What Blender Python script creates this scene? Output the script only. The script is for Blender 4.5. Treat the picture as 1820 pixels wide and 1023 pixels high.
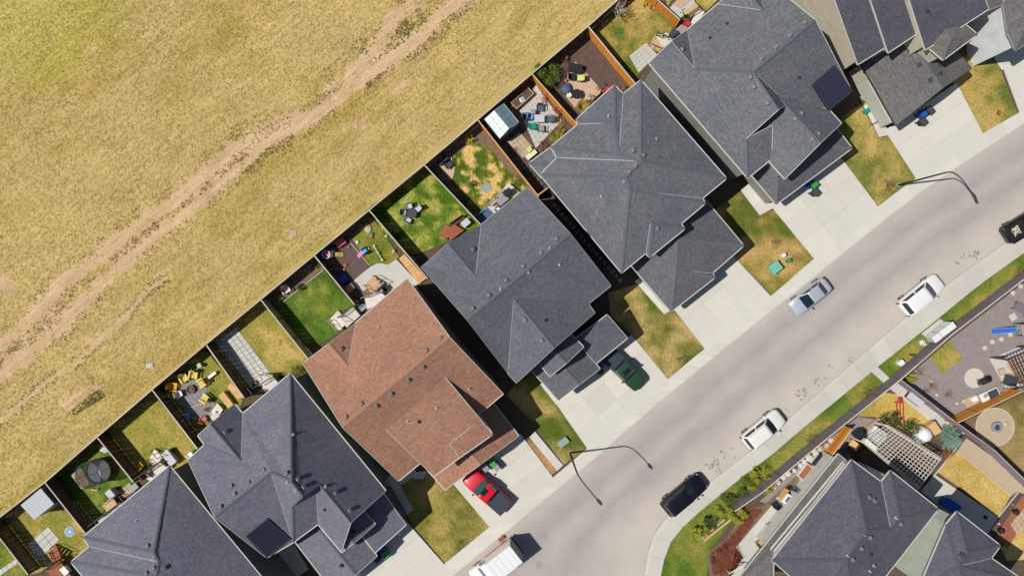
import bpy, bmesh, math, random
import numpy as np
from mathutils import Vector, Matrix, noise as mnoise

# ------------------------------------------------------------------ camera, sky, sun, exposure
for o in list(bpy.data.objects): bpy.data.objects.remove(o, do_unlink=True)
SC = bpy.context.scene; COL = SC.collection
CAMH = 69.4                      # flying height of the drone in metres
PPM = 17.8                       # ground pixels of the survey photograph per metre
cam_d = bpy.data.cameras.new('camera'); cam = bpy.data.objects.new('camera', cam_d); COL.objects.link(cam)
cam.location = (0, 0, CAMH); cam.rotation_euler = (0, 0, 0)
cam_d.sensor_width = 36; cam_d.lens = 36*CAMH/(1820/PPM); cam_d.clip_end = 600; cam_d.clip_start = .5
SC.camera = cam
SUN_EL = math.radians(55.4); SUN_DIR = Vector((-.9925, -.122, 0)).normalized()*math.cos(SUN_EL); SUN_DIR.z = math.sin(SUN_EL)
W = bpy.data.worlds.new('World'); SC.world = W; W.use_nodes = True
nt = W.node_tree; bgn = nt.nodes['Background']
sky = nt.nodes.new('ShaderNodeTexSky'); sky.sky_type = 'NISHITA'; sky.sun_disc = False
sky.sun_elevation = SUN_EL; sky.sun_rotation = math.atan2(SUN_DIR.x, SUN_DIR.y)
nt.links.new(sky.outputs[0], bgn.inputs[0]); bgn.inputs[1].default_value = .055
sun_d = bpy.data.lights.new('sun', 'SUN'); sun_d.energy = 4.0; sun_d.angle = math.radians(.5); sun_d.color = (1, .955, .88)
sun = bpy.data.objects.new('sun', sun_d); COL.objects.link(sun); sun.location = (-60, -8, 90)
sun.rotation_euler = SUN_DIR.to_track_quat('Z', 'Y').to_euler()
vs = SC.view_settings; vs.view_transform = 'Standard'; vs.look = 'None'; vs.gamma = 1; vs.use_curve_mapping = False; vs.exposure = .25
try: SC.cycles.max_bounces = 6
except Exception: pass
random.seed(7)
RND = random.Random(11)

# ------------------------------------------------------------------ survey: image measurement -> metres
VIEWS = dict(a=(930,130,4.5475), b=(930,340,4.5475), c=(1140,0,4.5475), d=(1140,180,4.5475), g=(1420,0,4.5475),
  h=(740,320,4.5475), i=(740,510,4.5475), j=(530,490,4.5475), k=(550,660,4.5475), l=(330,660,4.5475), m=(330,798,4.5475),
  n=(100,798,4.5475), o=(1300,798,4.5475), p=(1560,798,4.546), A=(0,780,4.21), B=(90,770,5.683), C=(170,690,5.683),
  D=(270,610,5.683), E=(360,530,6.395), F=(470,430,5.683), G=(560,370,6.019), H=(650,270,5.686), I=(760,220,5.685),
  J=(840,130,5.685), K=(940,40,5.685), L=(1050,0,7.309), M=(1580,440,5.117), N=(1580,600,5.117), O=(1420,700,5.114),
  P=(1600,780,4.65), Q=(1120,780,4.21), s=(0,0,1.0))
def pix(t):
    """'a950,60' or a tuple -> photograph pixel"""
    if not isinstance(t, str): return (t[0], t[1])
    v = VIEWS[t[0]]; x, y = t[1:].split(',')
    return (v[0]+float(x)/v[2], v[1]+float(y)/v[2])
def G(t, z=0.0):
    x, y = pix(t); k = (CAMH-z)/CAMH/PPM
    return Vector(((x-910)*k, (511.5-y)*k, z))
def PL(s, z=0.0):
    """'A12,3 B4,5' -> list of points"""
    return [G(t, z) for t in s.split()]
def ang(a, b):
    (x0, y0), (x1, y1) = pix(a), pix(b)
    return math.atan2(-(y1-y0), x1-x0)

# ------------------------------------------------------------------ objects
def tag(o, label=None, cat=None, group=None, kind=None):
    if label: o['label'] = label
    if cat: o['category'] = cat
    if group: o['group'] = group
    if kind: o['kind'] = kind
    return o
def thing(name, label, cat, loc=(0,0,0), rz=0, group=None):
    o = bpy.data.objects.new(name, None); COL.objects.link(o); o.empty_display_size = .2
    o.location = loc; o.rotation_euler = (0, 0, rz)
    return tag(o, label, cat, group)
WORLD = set()                     # things whose parts are measured in site coordinates
class MB:
    """collects shapes; build() links them as one mesh object"""
    def __init__(s): s.v = []; s.f = []; s.uv = None; s.smooth = False
    def add(s, verts, faces):
        n = len(s.v); s.v += [tuple(v) for v in verts]; s.f += [tuple(i+n for i in f) for f in faces]; return s
    def box(s, c, d, rz=0, tilt=None):
        x, y, z = d[0]/2, d[1]/2, d[2]/2
        vs = [Vector((sx*x, sy*y, sz*z)) for sz in (-1,1) for sx, sy in ((-1,-1),(1,-1),(1,1),(-1,1))]
        R = Matrix.Rotation(rz, 3, 'Z')
        if tilt: R = R @ Matrix.Rotation(tilt[1], 3, tilt[0])
        return s.add([R@v+Vector(c) for v in vs], [(3,2,1,0),(4,5,6,7),(0,1,5,4),(1,2,6,5),(2,3,7,6),(3,0,4,7)])
    def bar(s, a, b, w, h=None):
        a = Vector(a); b = Vector(b); d = b-a
        if d.length < 1e-6: return s
        h = h or w; d.normalize()
        u = d.cross(Vector((0,0,1)));  u = Vector((1,0,0)) if u.length < 1e-4 else u.normalized()
        n = u.cross(d)
        q = [(-1,-1),(1,-1),(1,1),(-1,1)]
        vs = [a+u*sx*w/2+n*sy*h/2 for sx, sy in q]+[b+u*sx*w/2+n*sy*h/2 for sx, sy in q]
        return s.add(vs, [(0,3,2,1),(4,5,6,7),(0,1,5,4),(1,2,6,5),(2,3,7,6),(3,0,4,7)])
    def tube(s, pts, r, n=6, r2=None):
        pts = [Vector(p) for p in pts]; m = len(pts); rings = []
        for i, p in enumerate(pts):
            d = (pts[min(i+1, m-1)]-pts[max(i-1, 0)]).normalized()
            u = d.cross(Vector((0,0,1))); u = Vector((1,0,0)) if u.length < 1e-3 else u.normalized(); w = u.cross(d)
            rr = r if r2 is None else r+(r2-r)*i/max(1, m-1)
            rings.append([p+(u*math.cos(t)+w*math.sin(t))*rr for t in [2*math.pi*k/n for k in range(n)]])
        vs = [v for g in rings for v in g]; fs = []
        for i in range(m-1):
            for k in range(n): fs.append((i*n+k, i*n+(k+1)%n, (i+1)*n+(k+1)%n, (i+1)*n+k))
        fs += [tuple(range(n))[::-1], tuple((m-1)*n+k for k in range(n))]
        return s.add(vs, fs)
    def cyl(s, c, r, h, n=16, r2=None):
        c = Vector(c); return s.tube([c, c+Vector((0,0,h))], r, n, r2)
    def prism(s, poly, z0, z1):
        """poly: list of xy, CCW"""
        n = len(poly); a = sum(poly[i][0]*poly[(i+1)%n][1]-poly[(i+1)%n][0]*poly[i][1] for i in range(n))
        if a < 0: poly = poly[::-1]
        vs = [(p[0], p[1], z0) for p in poly]+[(p[0], p[1], z1) for p in poly]
        return s.add(vs, [tuple(range(n))[::-1], tuple(range(n, 2*n))]+[(i, (i+1)%n, n+(i+1)%n, n+i) for i in range(n)])
    def ring(s, c, r0, r1, z0, z1, n=24):
        vs = []
        for k in range(n):
            t = 2*math.pi*k/n; cx, sy = math.cos(t), math.sin(t)
            for r, z in ((r0,z0),(r1,z0),(r1,z1),(r0,z1)): vs.append((c[0]+cx*r, c[1]+sy*r, z))
        fs = []
        for k in range(n):
            a = k*4; b = ((k+1)%n)*4
            for j in range(4): fs.append((a+j, b+j, b+(j+1)%4, a+(j+1)%4))
        return s.add(vs, fs)
    def build(s, name, mat, parent=None, smooth=False, bevel=0, seg=2, kind=None):
        me = bpy.data.meshes.new(name); me.from_pydata(s.v, [], s.f); me.update()
        if smooth: me.polygons.foreach_set('use_smooth', [True]*len(me.polygons))
        return mk(name, me, mat, parent, bevel, seg, kind)
def mk(name, me, mat, parent=None, bevel=0, seg=2, kind=None):
    if mat is not None and not me.materials: me.materials.append(MT[mat] if isinstance(mat, str) else mat)
    o = bpy.data.objects.new(name, me); COL.objects.link(o)
    if parent is not None:
        o.parent = parent
        if parent.name in WORLD: o.matrix_parent_inverse = parent.matrix_basis.inverted()
    if bevel:
        b = o.modifiers.new('bevel', 'BEVEL'); b.width = bevel; b.segments = seg; b.limit_method = 'ANGLE'
    if kind: o['kind'] = kind
    return o
def copy_tree(o, parent=None):
    c = o.copy(); COL.objects.link(c); c.parent = parent
    for ch in list(o.children): copy_tree(ch, c)
    return c

# ------------------------------------------------------------------ materials
EXPO = 1.28
def lin(c): c /= 255; return c/12.92 if c <= .04045 else ((c+.055)/1.055)**2.4
def RGB(r, g, b): return (min(.9, lin(r)/EXPO), min(.9, lin(g)/EXPO), min(.9, lin(b)/EXPO), 1)
MT = {}
class NT:
    def __init__(s, name):
        m = bpy.data.materials.new(name); m.use_nodes = True; s.m = m; s.t = m.node_tree; s.p = s.t.nodes['Principled BSDF']
        s.p.inputs['Specular IOR Level'].default_value = .25; MT[name] = m
    def n(s, typ, **kw):
        x = s.t.nodes.new(typ)
        for k, v in kw.items():
            if k in x.inputs: x.inputs[k].default_value = v
            else: setattr(x, k, v)
        return x
    def l(s, a, b): s.t.links.new(a, b)
    def pos(s, sc=None):
        g = s.n('ShaderNodeNewGeometry').outputs['Position']
        if sc:
            mp = s.n('ShaderNodeMapping'); mp.inputs['Scale'].default_value = sc[:3]
            if len(sc) > 3: mp.inputs['Rotation'].default_value = (0, 0, sc[3])
            s.l(g, mp.inputs[0]); g = mp.outputs[0]
        return g
    def noise(s, scale, detail=3, vec=None, rough=.6):
        x = s.n('ShaderNodeTexNoise', Scale=scale, Detail=detail, Roughness=rough); s.l(vec if vec else s.pos(), x.inputs['Vector']); return x.outputs['Fac']
    def ramp(s, fac, stops):
        r = s.n('ShaderNodeValToRGB'); e = r.color_ramp.elements
        while len(e) < len(stops): e.new(.5)
        for k, (p, c) in enumerate(stops): e[k].position = p; e[k].color = c if len(c) == 4 else (*c, 1)
        s.l(fac, r.inputs[0]); return r.outputs[0]
    def mix(s, fac, a, b, mode='MIX'):
        x = s.n('ShaderNodeMix', data_type='RGBA', blend_type=mode)
        for v, i in ((fac, 0), (a, 6), (b, 7)):
            if hasattr(v, 'is_linked'): s.l(v, x.inputs[i])
            else: x.inputs[i].default_value = v
        return x.outputs[2]
    def bump(s, h, strength=.3, dist=.02):
        b = s.n('ShaderNodeBump', Strength=strength, Distance=dist); s.l(h, b.inputs['Height']); s.l(b.outputs[0], s.p.inputs['Normal'])
def sc3(c, k): return (min(.95, c[0]*k), min(.95, c[1]*k), min(.95, c[2]*k), 1)
def plain(name, rgb, rough=.7, var=.14, scale=2.5, bump=0, metal=0, spec=.25, coat=0, fine=True, rand=0):
    """one colour with soft blotches and grain"""
    t = NT(name); c = RGB(*rgb)
    f = t.noise(scale, 4); col = t.ramp(f, [(.25, sc3(c, 1-var)), (.75, sc3(c, 1+var))])
    if fine:
        g = t.noise(scale*14, 2); col = t.mix(.5, col, t.ramp(g, [(.3, sc3(c, 1-var)), (.7, sc3(c, 1+var))]))
    if rand:
        oi = t.n('ShaderNodeObjectInfo'); r = t.ramp(oi.outputs['Random'], [(0, (1-rand,)*3), (1, (1+rand,)*3)])
        col = t.mix(1, col, r, 'MULTIPLY')
    t.l(col, t.p.inputs['Base Color'])
    t.p.inputs['Roughness'].default_value = rough; t.p.inputs['Metallic'].default_value = metal
    t.p.inputs['Specular IOR Level'].default_value = spec; t.p.inputs['Coat Weight'].default_value = coat
    if bump: t.bump(t.noise(scale*10, 3), bump)
    return t
def shingle(name, rgb, tan=.0):
    t = NT(name); c = RGB(*rgb)
    uv = t.n('ShaderNodeUVMap').outputs[0]
    br = t.n('ShaderNodeTexBrick'); t.l(uv, br.inputs['Vector'])
    br.inputs['Color1'].default_value = sc3(c, .86); br.inputs['Color2'].default_value = sc3(c, 1.14); br.inputs['Mortar'].default_value = sc3(c, .6)
    br.inputs['Scale'].default_value = 1; br.inputs['Brick Width'].default_value = .33; br.inputs['Row Height'].default_value = .145
    br.inputs['Mortar Size'].default_value = .012; br.inputs['Bias'].default_value = 0; br.offset = .37
    br2 = t.n('ShaderNodeTexBrick'); t.l(uv, br2.inputs['Vector'])
    br2.inputs['Color1'].default_value = (.8,)*3+(1,); br2.inputs['Color2'].default_value = (1.2,)*3+(1,); br2.inputs['Mortar'].default_value = (.9,)*3+(1,)
    br2.inputs['Scale'].default_value = 1; br2.inputs['Brick Width'].default_value = .17; br2.inputs['Row Height'].default_value = .145; br2.offset = .61
    col = t.mix(.8, br.outputs['Color'], br2.outputs['Color'], 'MULTIPLY')
    big = t.noise(.3, 4); col = t.mix(1, col, t.ramp(big, [(.32, (.9, .91, .94)), (.7, (1.12, 1.1, 1.04))]), 'MULTIPLY')
    gr = t.noise(15, 3); col = t.mix(1, col, t.ramp(gr, [(.3, (.84,)*3), (.7, (1.16,)*3)]), 'MULTIPLY')
    t.l(col, t.p.inputs['Base Color']); t.p.inputs['Roughness'].default_value = .92; t.p.inputs['Specular IOR Level'].default_value = .15
    t.bump(br.outputs['Fac'], .6, -.012)
def siding(name, rgb):
    t = NT(name); c = RGB(*rgb)
    sp = t.n('ShaderNodeSeparateXYZ'); t.l(t.pos(), sp.inputs[0])
    m = t.n('ShaderNodeMath', operation='MULTIPLY'); t.l(sp.outputs[2], m.inputs[0]); m.inputs[1].default_value = 6.2
    fr = t.n('ShaderNodeMath', operation='FRACT'); t.l(m.outputs[0], fr.inputs[0])
    col = t.mix(1, t.ramp(t.noise(1.2), [(.3, sc3(c, .9)), (.7, sc3(c, 1.08))]), t.ramp(fr.outputs[0], [(0, (.86,)*3), (.09, (1,)*3), (1, (1,)*3)]), 'MULTIPLY')
    t.l(col, t.p.inputs['Base Color']); t.p.inputs['Roughness'].default_value = .65; t.bump(fr.outputs[0], .2, -.006)

shingle('sh_slate', (115, 118, 125)); shingle('sh_dark', (110, 113, 122)); shingle('sh_mid', (110, 112, 118)); shingle('sh_brown', (176, 132, 110))
shingle('sh_lav', (122, 123, 137)); shingle('sh_warm', (116, 113, 114)); shingle('sh_purple', (101, 99, 111)); shingle('sh_tan', (124, 116, 110))
for nm, c in dict(wall_grey=(128,130,128), wall_teal=(72,92,92), wall_beige=(196,188,172), wall_dark=(88,92,98), wall_stone=(150,150,142),
                  wall_sand=(206,196,176), wall_white=(226,228,230), wall_cream=(222,220,210), wall_mint=(196,206,190), wall_brown=(150,132,116)).items(): siding(nm, c)
plain('trim_white', (206, 204, 198), .5, .05); plain('trim_grey', (150, 148, 146), .5, .06); plain('trim_dark', (62, 62, 66), .5, .06)
plain('cap_dark', (100, 103, 113), .9, .35, 5); plain('cap_purple', (86, 84, 96), .9, .35, 5); plain('cap_brown', (172, 126, 104), .9, .3, 5); plain('cap_mid', (104, 105, 111), .9, .35, 5)
plain('flash', (158, 160, 166), .55, .1); plain('metal_roof', (56, 60, 80), .45, .08, spec=.4)
plain('vent_dark', (60, 62, 66), .6, .1); plain('vent_grey', (132, 130, 130), .55, .1); plain('pvc', (190, 188, 184), .5, .05)
t = plain('glass_dark', (42, 58, 70), .08, .05, spec=.6)
# ------------------------------------------------------------------ roofs and houses
def newell(ps):
    n = Vector((0,0,0))
    for i, p in enumerate(ps):
        q = ps[(i+1)%len(ps)]
        n += Vector(((p.y-q.y)*(p.z+q.z), (p.z-q.z)*(p.x+q.x), (p.x-q.x)*(p.y+q.y)))
    return n.normalized()
def area2(ps): return sum(ps[i].x*ps[(i+1)%len(ps)].y-ps[(i+1)%len(ps)].x*ps[i].y for i in range(len(ps)))
def offset_loop(pts, d):
    """inward offset of a CCW loop in plan, mitred"""
    out = []; n = len(pts)
    for i in range(n):
        a, b, c = pts[i-1], pts[i], pts[(i+1)%n]
        e0 = Vector((b.x-a.x, b.y-a.y)).normalized(); e1 = Vector((c.x-b.x, c.y-b.y)).normalized()
        n0 = Vector((-e0.y, e0.x)); n1 = Vector((-e1.y, e1.x)); m = n0+n1
        k = max(.35, 1+n0.dot(n1)); m = m/k
        out.append(Vector((b.x+m.x*d, b.y+m.y*d, b.z)))
    return out
class Roof:
    """one roof section measured from the photograph; upper-case corners lie at the eave, the others are found on the roof planes"""
    def __init__(s, e, pitch, V, F):
        V = dict(t.split(':') for t in V.split()); s.z = {}; s.px = {}; same = {}
        for k, t in V.items():
            if '@' in t: t, zz = t.split('@'); s.z[k] = float(zz)
            if '=' in t: t, w = t.split('='); same[k] = w
            s.px[k] = pix(t)
            if k.isupper() and k not in s.z: s.z[k] = e
        F = [f.split() for f in F.split(',')]; eq = []; s.pf = {}
        for fi, f in enumerate(F):
            if f[0].isupper() and f[1].isupper():
                a, b = G(s.px[f[0]], s.z[f[0]]), G(s.px[f[1]], s.z[f[1]]); d = (b-a); n = Vector((-d.y, d.x, 0)).normalized()
                c = sum((G(s.px[k], e) for k in f[2:]), Vector())/len(f[2:])
                if n.dot(c-a) < 0: n = -n
                s.pf[fi] = pitch
                for k in f[2:]:
                    if k not in s.z: nq = n.dot(G(s.px[k], 0)); eq.append((fi, k, nq, nq-n.dot(a)))
        zz = {}
        for it in range(80):           # slopes and ridge heights that agree with each other
            acc = {}
            for fi, k, nq, dd in eq: acc.setdefault(k, []).append((e+s.pf[fi]*dd)/(1+s.pf[fi]*nq/CAMH))
            for k, v in acc.items(): zz[k] = sum(v)/len(v)
            for k, w in same.items():
                if k in zz and w in zz: zz[k] = zz[w] = (zz[k]+zz[w])/2
            num = {}; den = {}
            for fi, k, nq, dd in eq:
                aa = dd-zz[k]*nq/CAMH; num[fi] = num.get(fi, 0)+aa*(zz[k]-e); den[fi] = den.get(fi, 0)+aa*aa
            for fi in num: s.pf[fi] = (num[fi]+2.5*pitch)/(den[fi]+2.5)
        s.z.update(zz)
        for k, w in same.items(): s.z[k] = s.z[w]
        for k in s.px:
            if k not in s.z: print('ROOF unsolved', k); s.z[k] = e+1
        s.P = {k: G(s.px[k], s.z[k]) for k in s.px}
        s.F = []
        for f in F:
            if area2([s.P[k] for k in f]) < 0: f = f[::-1]
            s.F.append(f)
        E = {}
        for i, f in enumerate(s.F):
            for j in range(len(f)): E[(f[j], f[(j+1)%len(f)])] = i
        s.E = E
        s.bound = [ed for ed in E if (ed[1], ed[0]) not in E]
        s.inner = [(ed, E[ed], E[(ed[1], ed[0])]) for ed in E if (ed[1], ed[0]) in E and ed[0] < ed[1]]
        nx = dict(s.bound); loop = [s.bound[0][0]]
        while len(loop) <= len(nx):
            q = nx.get(loop[-1])
            if q is None or q == loop[0]: break
            loop.append(q)
        s.loop = loop
        s.N = [newell([s.P[k] for k in f]) for f in s.F]
    def hit(s, p):
        """height of the roof under a photograph pixel, with the plane's normal"""
        x, y = pix(p); best = None
        for f, n in zip(s.F, s.N):
            poly = [s.px[k] for k in f]; ins = False
            for i in range(len(poly)):
                (x0, y0), (x1, y1) = poly[i-1], poly[i]
                if (y0 > y) != (y1 > y) and x < (x1-x0)*(y-y0)/(y1-y0)+x0: ins = not ins
            if ins:
                q = s.P[f[0]]; g = G((x, y), 0); d = g-Vector((0, 0, CAMH)); t = n.dot(q-Vector((0, 0, CAMH)))/n.dot(d)
                w = Vector((0, 0, CAMH))+d*t
                if best is None or w.z > best[0].z: best = (w, n)
        return best
def build_roof(house, R, mat, cap, wallmat, trim, over=.42, base=0.0, windows=(), ribs=False, walls=True):
    me = bpy.data.meshes.new('roof'); vs = []; fs = []; uvs = []
    for f, n in zip(R.F, R.N):
        i0 = len(vs); ps = [R.P[k] for k in f]; vs += [tuple(p) for p in ps]; fs.append(tuple(range(i0, i0+len(ps))))
        u = Vector((0,0,1)).cross(n); u = Vector((1,0,0)) if u.length < 1e-4 else u.normalized(); w = n.cross(u)
        uvs += [(p.dot(u), p.dot(w)) for p in ps]
    me.from_pydata(vs, [], fs); me.update(); uvl = me.uv_layers.new(name='UVMap')
    li = 0
    for p in me.polygons:
        for l in p.loop_indices: uvl.data[l].uv = uvs[me.loops[l].vertex_index]
    roof = mk('roof', me, mat, house)
    L = [R.P[k] for k in R.loop]; n = len(L)
    # fascia and soffit close the underside
    ins = offset_loop(L, over); fa = MB(); so = MB()
    for i in range(n):
        a, b = L[i], L[(i+1)%n]; dn = Vector((0, 0, -.2))
        fa.add([a, b, b+dn, a+dn], [(0, 3, 2, 1)])
        c, d = ins[(i+1)%n]+dn, ins[i]+dn
        so.add([a+dn, b+dn, c, d], [(0, 1, 2, 3)])
    fa.v += []; fascia = fa.build('fascia', trim, roof); so.build('soffit', trim, roof)
    # gutters on level edges, rake boards on sloping ones
    for i in range(n):
        a, b = L[i], L[(i+1)%n]; d = b-a
        if Vector((d.x, d.y)).length < .25: continue
        o2 = Vector((d.y, -d.x, 0)).normalized()
        m = MB()
        if abs(d.z) < .12: m.bar(a+o2*.055+Vector((0,0,-.06)), b+o2*.055+Vector((0,0,-.06)), .085, .1); m.build('gutter', trim, roof)
        else: m.bar(a+o2*.02+Vector((0,0,-.07)), b+o2*.02+Vector((0,0,-.07)), .05, .19); m.build('rake_board', trim, roof)
    # hip and ridge cap shingles, valley flashing
    caps = MB(); val = MB()
    for (ka, kb), fi, fj in R.inner:
        a, b = R.P[ka], R.P[kb]; na, nb = R.N[fi], R.N[fj]
        cj = sum((R.P[k] for k in R.F[fj]), Vector())/len(R.F[fj])
        if a.z > b.z: a, b = b, a
        d = b-a; ln = d.length; d.normalize()
        if ln < .3: continue
        def side(nn, face):
            t = nn.cross(d).normalized(); c = sum((R.P[k] for k in R.F[face]), Vector())/len(R.F[face])
            return t if t.dot(c-a) > 0 else -t
        ta, tb = side(na, fi), side(nb, fj)
        if na.dot(cj-a) < -.01:
            up = (na+nb).normalized(); k = max(1, int(ln/.3))
            for q in range(k):
                p0 = a+d*(ln*q/k)+up*.055; p1 = a+d*(min(ln, ln*(q+1)/k+.05))+up*.012; w = .15*RND.uniform(.85, 1.15)
                caps.add([p0+ta*w, p0, p0+tb*w, p1+ta*w, p1, p1+tb*w], [(0,1,4,3), (1,2,5,4), (0,3,5,2)])
        else:
            up = (na+nb).normalized()*.008; w = .04
            MB().add([a+ta*w+up, a+up, a+tb*w+up, b+ta*w+up, b+up, b+tb*w+up], [(0,1,4,3), (1,2,5,4)]).build('valley_flashing', 'flash', roof)
    if caps.v: caps.build('ridge_caps', cap, roof, kind='stuff')
    if walls:
        wm = MB(); tops = [p+Vector((0,0,-.16)) for p in ins]
        for i in range(n):
            a, b = tops[i], tops[(i+1)%n]
            wm.add([(a.x, a.y, base), (b.x, b.y, base), b, a], [(0, 1, 2, 3)])
        wm.build('wall', wallmat, house)
        for spec in windows: wall_window(house, tops, *spec)
    return roof
def wall_window(house, tops, near, kind, w, h, z):
    """put a window / door / garage door on the wall that lies nearest to a photographed point"""
    q = G(near, 0); best = None
    for i in range(len(tops)):
        a, b = tops[i], tops[(i+1)%len(tops)]; d = Vector((b.x-a.x, b.y-a.y)); ln = d.length
        if ln < w+.2: continue
        d /= ln; t = max(w/2+.1, min(ln-w/2-.1, (q.x-a.x)*d.x+(q.y-a.y)*d.y))
        p = Vector((a.x+d.x*t, a.y+d.y*t)); dist = (p-Vector((q.x, q.y))).length
        if best is None or dist < best[0]: best = (dist, p, d)
    if not best: return
    _, p, d = best; rz = math.atan2(d.y, d.x)
    e = bpy.data.objects.new
    fr = MB(); t = .09
    if kind == 'garage_door':
        fr.box((0, -.03, h/2), (w, .06, h)); o = fr.build('garage_door', 'trim_white', house)
        for k in range(1, 4): MB().box((0, -.065, h*k/4), (w, .012, .03)).build('panel_joint', 'trim_grey', o)
    elif kind == 'door':
        fr.box((0, -.04, h/2), (w, .08, h)); o = fr.build('door', 'trim_dark', house)
        MB().box((w*.36, -.11, h*.48), (.05, .06, .12)).build('door_handle', 'trim_grey', o)
    else:
        for sx in (-1, 1): fr.box((sx*(w/2-t/2), -.05, h/2), (t, .1, h))
        for sz in (0, 1): fr.box((0, -.05, t/2 if not sz else h-t/2), (w-2*t, .1, t))
        o = fr.build('window', 'trim_white', house)
        MB().box((0, -.03, h/2), (w-2*t, .03, h-2*t)).build('pane', 'glass_dark', o)
        MB().box((0, -.07, -.03), (w+.1, .14, .05)).build('sill', 'trim_white', o)
    o.location = (p.x, p.y, z); o.rotation_euler = (0, 0, rz)
_vent = {}
def vents(roof, R, boxes='', pipes='', col='vent_dark', turb=''):
    for lst, kind in ((boxes, 'roof_vent'), (pipes, 'vent_pipe'), (turb, 'turbine_vent')):
        for t in lst.split():
            h = R.hit(t)
            if not h: print('no roof under', t); continue
            w, nn = h; key = (kind, col)
            if key not in _vent:
                m = MB()
                if kind == 'roof_vent':
                    m.box((0, 0, .04), (.28, .28, .1)); m.add([(-.18,-.18,.1),(.18,-.18,.1),(.18,.18,.13),(-.18,.18,.13),(-.13,-.13,.19),(.13,-.13,.19),(.13,.13,.22),(-.13,.13,.22)],
                        [(3,2,1,0),(4,5,6,7),(0,1,5,4),(1,2,6,5),(2,3,7,6),(3,0,4,7)])
                elif kind == 'vent_pipe': m.cyl((0,0,-.05), .12, .07, 10); m.cyl((0, 0, 0), .05, .3, 8)
                else: m.cyl((0,0,-.05), .14, .12, 10); m.cyl((0,0,.07), .16, .15, 10, .07)
                o = m.build(kind, col if kind == 'roof_vent' else ('pvc' if kind == 'vent_pipe' else 'vent_dark'), roof); _vent[key] = o.data
            else: o = mk(kind, _vent[key], None, roof)
            o.location = w; up = Vector((nn.x*.35, nn.y*.35, 1))
            if kind == 'roof_vent':
                x = Vector((0,0,1)).cross(nn); x = Vector((1,0,0)) if x.length < 1e-3 else x.normalized(); y = nn.cross(x)
                o.rotation_euler = Matrix((x, y, nn)).transposed().to_euler()
E2 = 6.05; E1 = 3.15; PT = .45

# brown house
H3 = thing('house', 'house with brown shingle roof, the only brown roof in the row', 'house', G('s715,690')); WORLD.add(H3.name)
R = Roof(E2, .5, 'A:j38,705 F:j460,385 T:j880,22 Q:j1655,950 L:k720,880 p:j248,548=g g:j400,725 r:j1225,497 l:k270,450', 'F T r l A g,A p g,F p g,L Q r l')
ro = build_roof(H3, R, 'sh_brown', 'cap_brown', 'wall_beige', 'trim_white', windows=[('j650,160','window',1.6,1.3,3.9),('j300,430','window',1.8,1.4,3.9),('j560,260','window',2,2,.6),('k450,640','window',.7,1.1,3.9)])
vents(ro, R, 'j1155,505 j1040,605 j1008,735 j888,838 j750,950 k540,275 k425,262 k300,368 j345,592', 'j652,414 j1380,908', 'vent_grey')
R2 = Roof(6.95, .2, 'D:k1005,842 C:k1475,500 b:j1060,663 a:k510,362', 'D C b a')
ro2 = build_roof(H3, R2, 'sh_brown', 'cap_brown', 'wall_beige', 'trim_white', over=.3, windows=[('k1100,900','window',1.6,1.3,4.4),('k1350,720','window',1.6,1.3,4.4)])
vents(ro2, R2, 'k1312,535', 'k792,400 k1025,290', 'vent_grey', turb='k885,405')
R3 = Roof(7.02, .3, 'B:k1215,690 C:k1478,505 P:k1392,385 m:k1135,580', 'B C m,C P m'); build_roof(H3, R3, 'sh_brown', 'cap_brown', 'wall_beige', 'trim_white', walls=False)
R4 = Roof(E1, .35, 'L:k1100,952 T:k960,800 R:k1690,520 S:k1480,250 k:k1380,748 t:k1180,530', 'T L k t,R S t k')
ro4 = build_roof(H3, R4, 'sh_brown', 'cap_brown', 'wall_beige', 'trim_white', windows=[('k1300,900','garage_door',4.8,2.2,.05),('k1600,640','door',1,2.1,.1)])
vents(ro4, R4, 'k1340,632 k1268,690', '', 'vent_grey')
# dark twin house in the middle
H4 = thing('house', 'dark grey twin house beside the brown-roofed house, pickup on its drive', 'house', G('s940,530')); WORLD.add(H4.name)
R = Roof(E2, .5, 'A:h40,705 F:h522,365 T:h900,60 Q:i1570,-14 X:i1385,133 Z:i1440,210 Y:i738,690 W:i810,770 p:h255,515=g g:h478,776 r:h1245,435 l:i415,268 b:i785,92 k:i1115,490=b',
  'F T r l A g,A p g,F p g,X Q r l Y b,Y W k b,X Z k b')
ro = build_roof(H4, R, 'sh_dark', 'cap_dark', 'wall_dark', 'trim_grey', windows=[('h700,180','window',1.8,1.4,4),('h150,610','window',1.8,1.4,4),('h400,420','window',1.6,1.4,4),('h300,480','door',1,2.1,.7),('h750,140','window',2,2,.7),('i900,700','window',1.6,1.3,4),('i1480,60','window',1.6,1.3,4)])
vents(ro, R, 'h1135,478 h1010,590 h865,698 h728,812 h588,932 i458,175 h457,560 i880,262 i1015,428', 'h905,742 h680,880 h1155,682 h1080,552', 'vent_grey', turb='i1045,268')
R2 = Roof(4.9, .5, 'A:i960,570 B:i1080,720 C:i1350,485 D:i1200,330 k:i1215,612 t:i1040,440', 'A B k t,C D t k'); build_roof(H4, R2, 'sh_dark', 'cap_dark', 'wall_dark', 'trim_white', over=.25)
R3 = Roof(E1, .35, 'A:i1150,915 T:i880,610 B:i1482,662 S:i1300,440 k:i1315,787 t:i1080,520', 'T A k t,B S t k')
build_roof(H4, R3, 'sh_mid', 'cap_dark', 'wall_dark', 'trim_white', over=.3, windows=[('i1300,850','garage_door',3,2.2,.05)])
R3 = Roof(E1, .33, 'A:i1450,615 B:i1705,410 c:i1545,225 d:i1280,420', 'A B c d')
build_roof(H4, R3, 'sh_dark', 'cap_dark', 'wall_dark', 'trim_white', over=.3, windows=[('i1600,560','garage_door',2.8,2.2,.05)])
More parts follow.
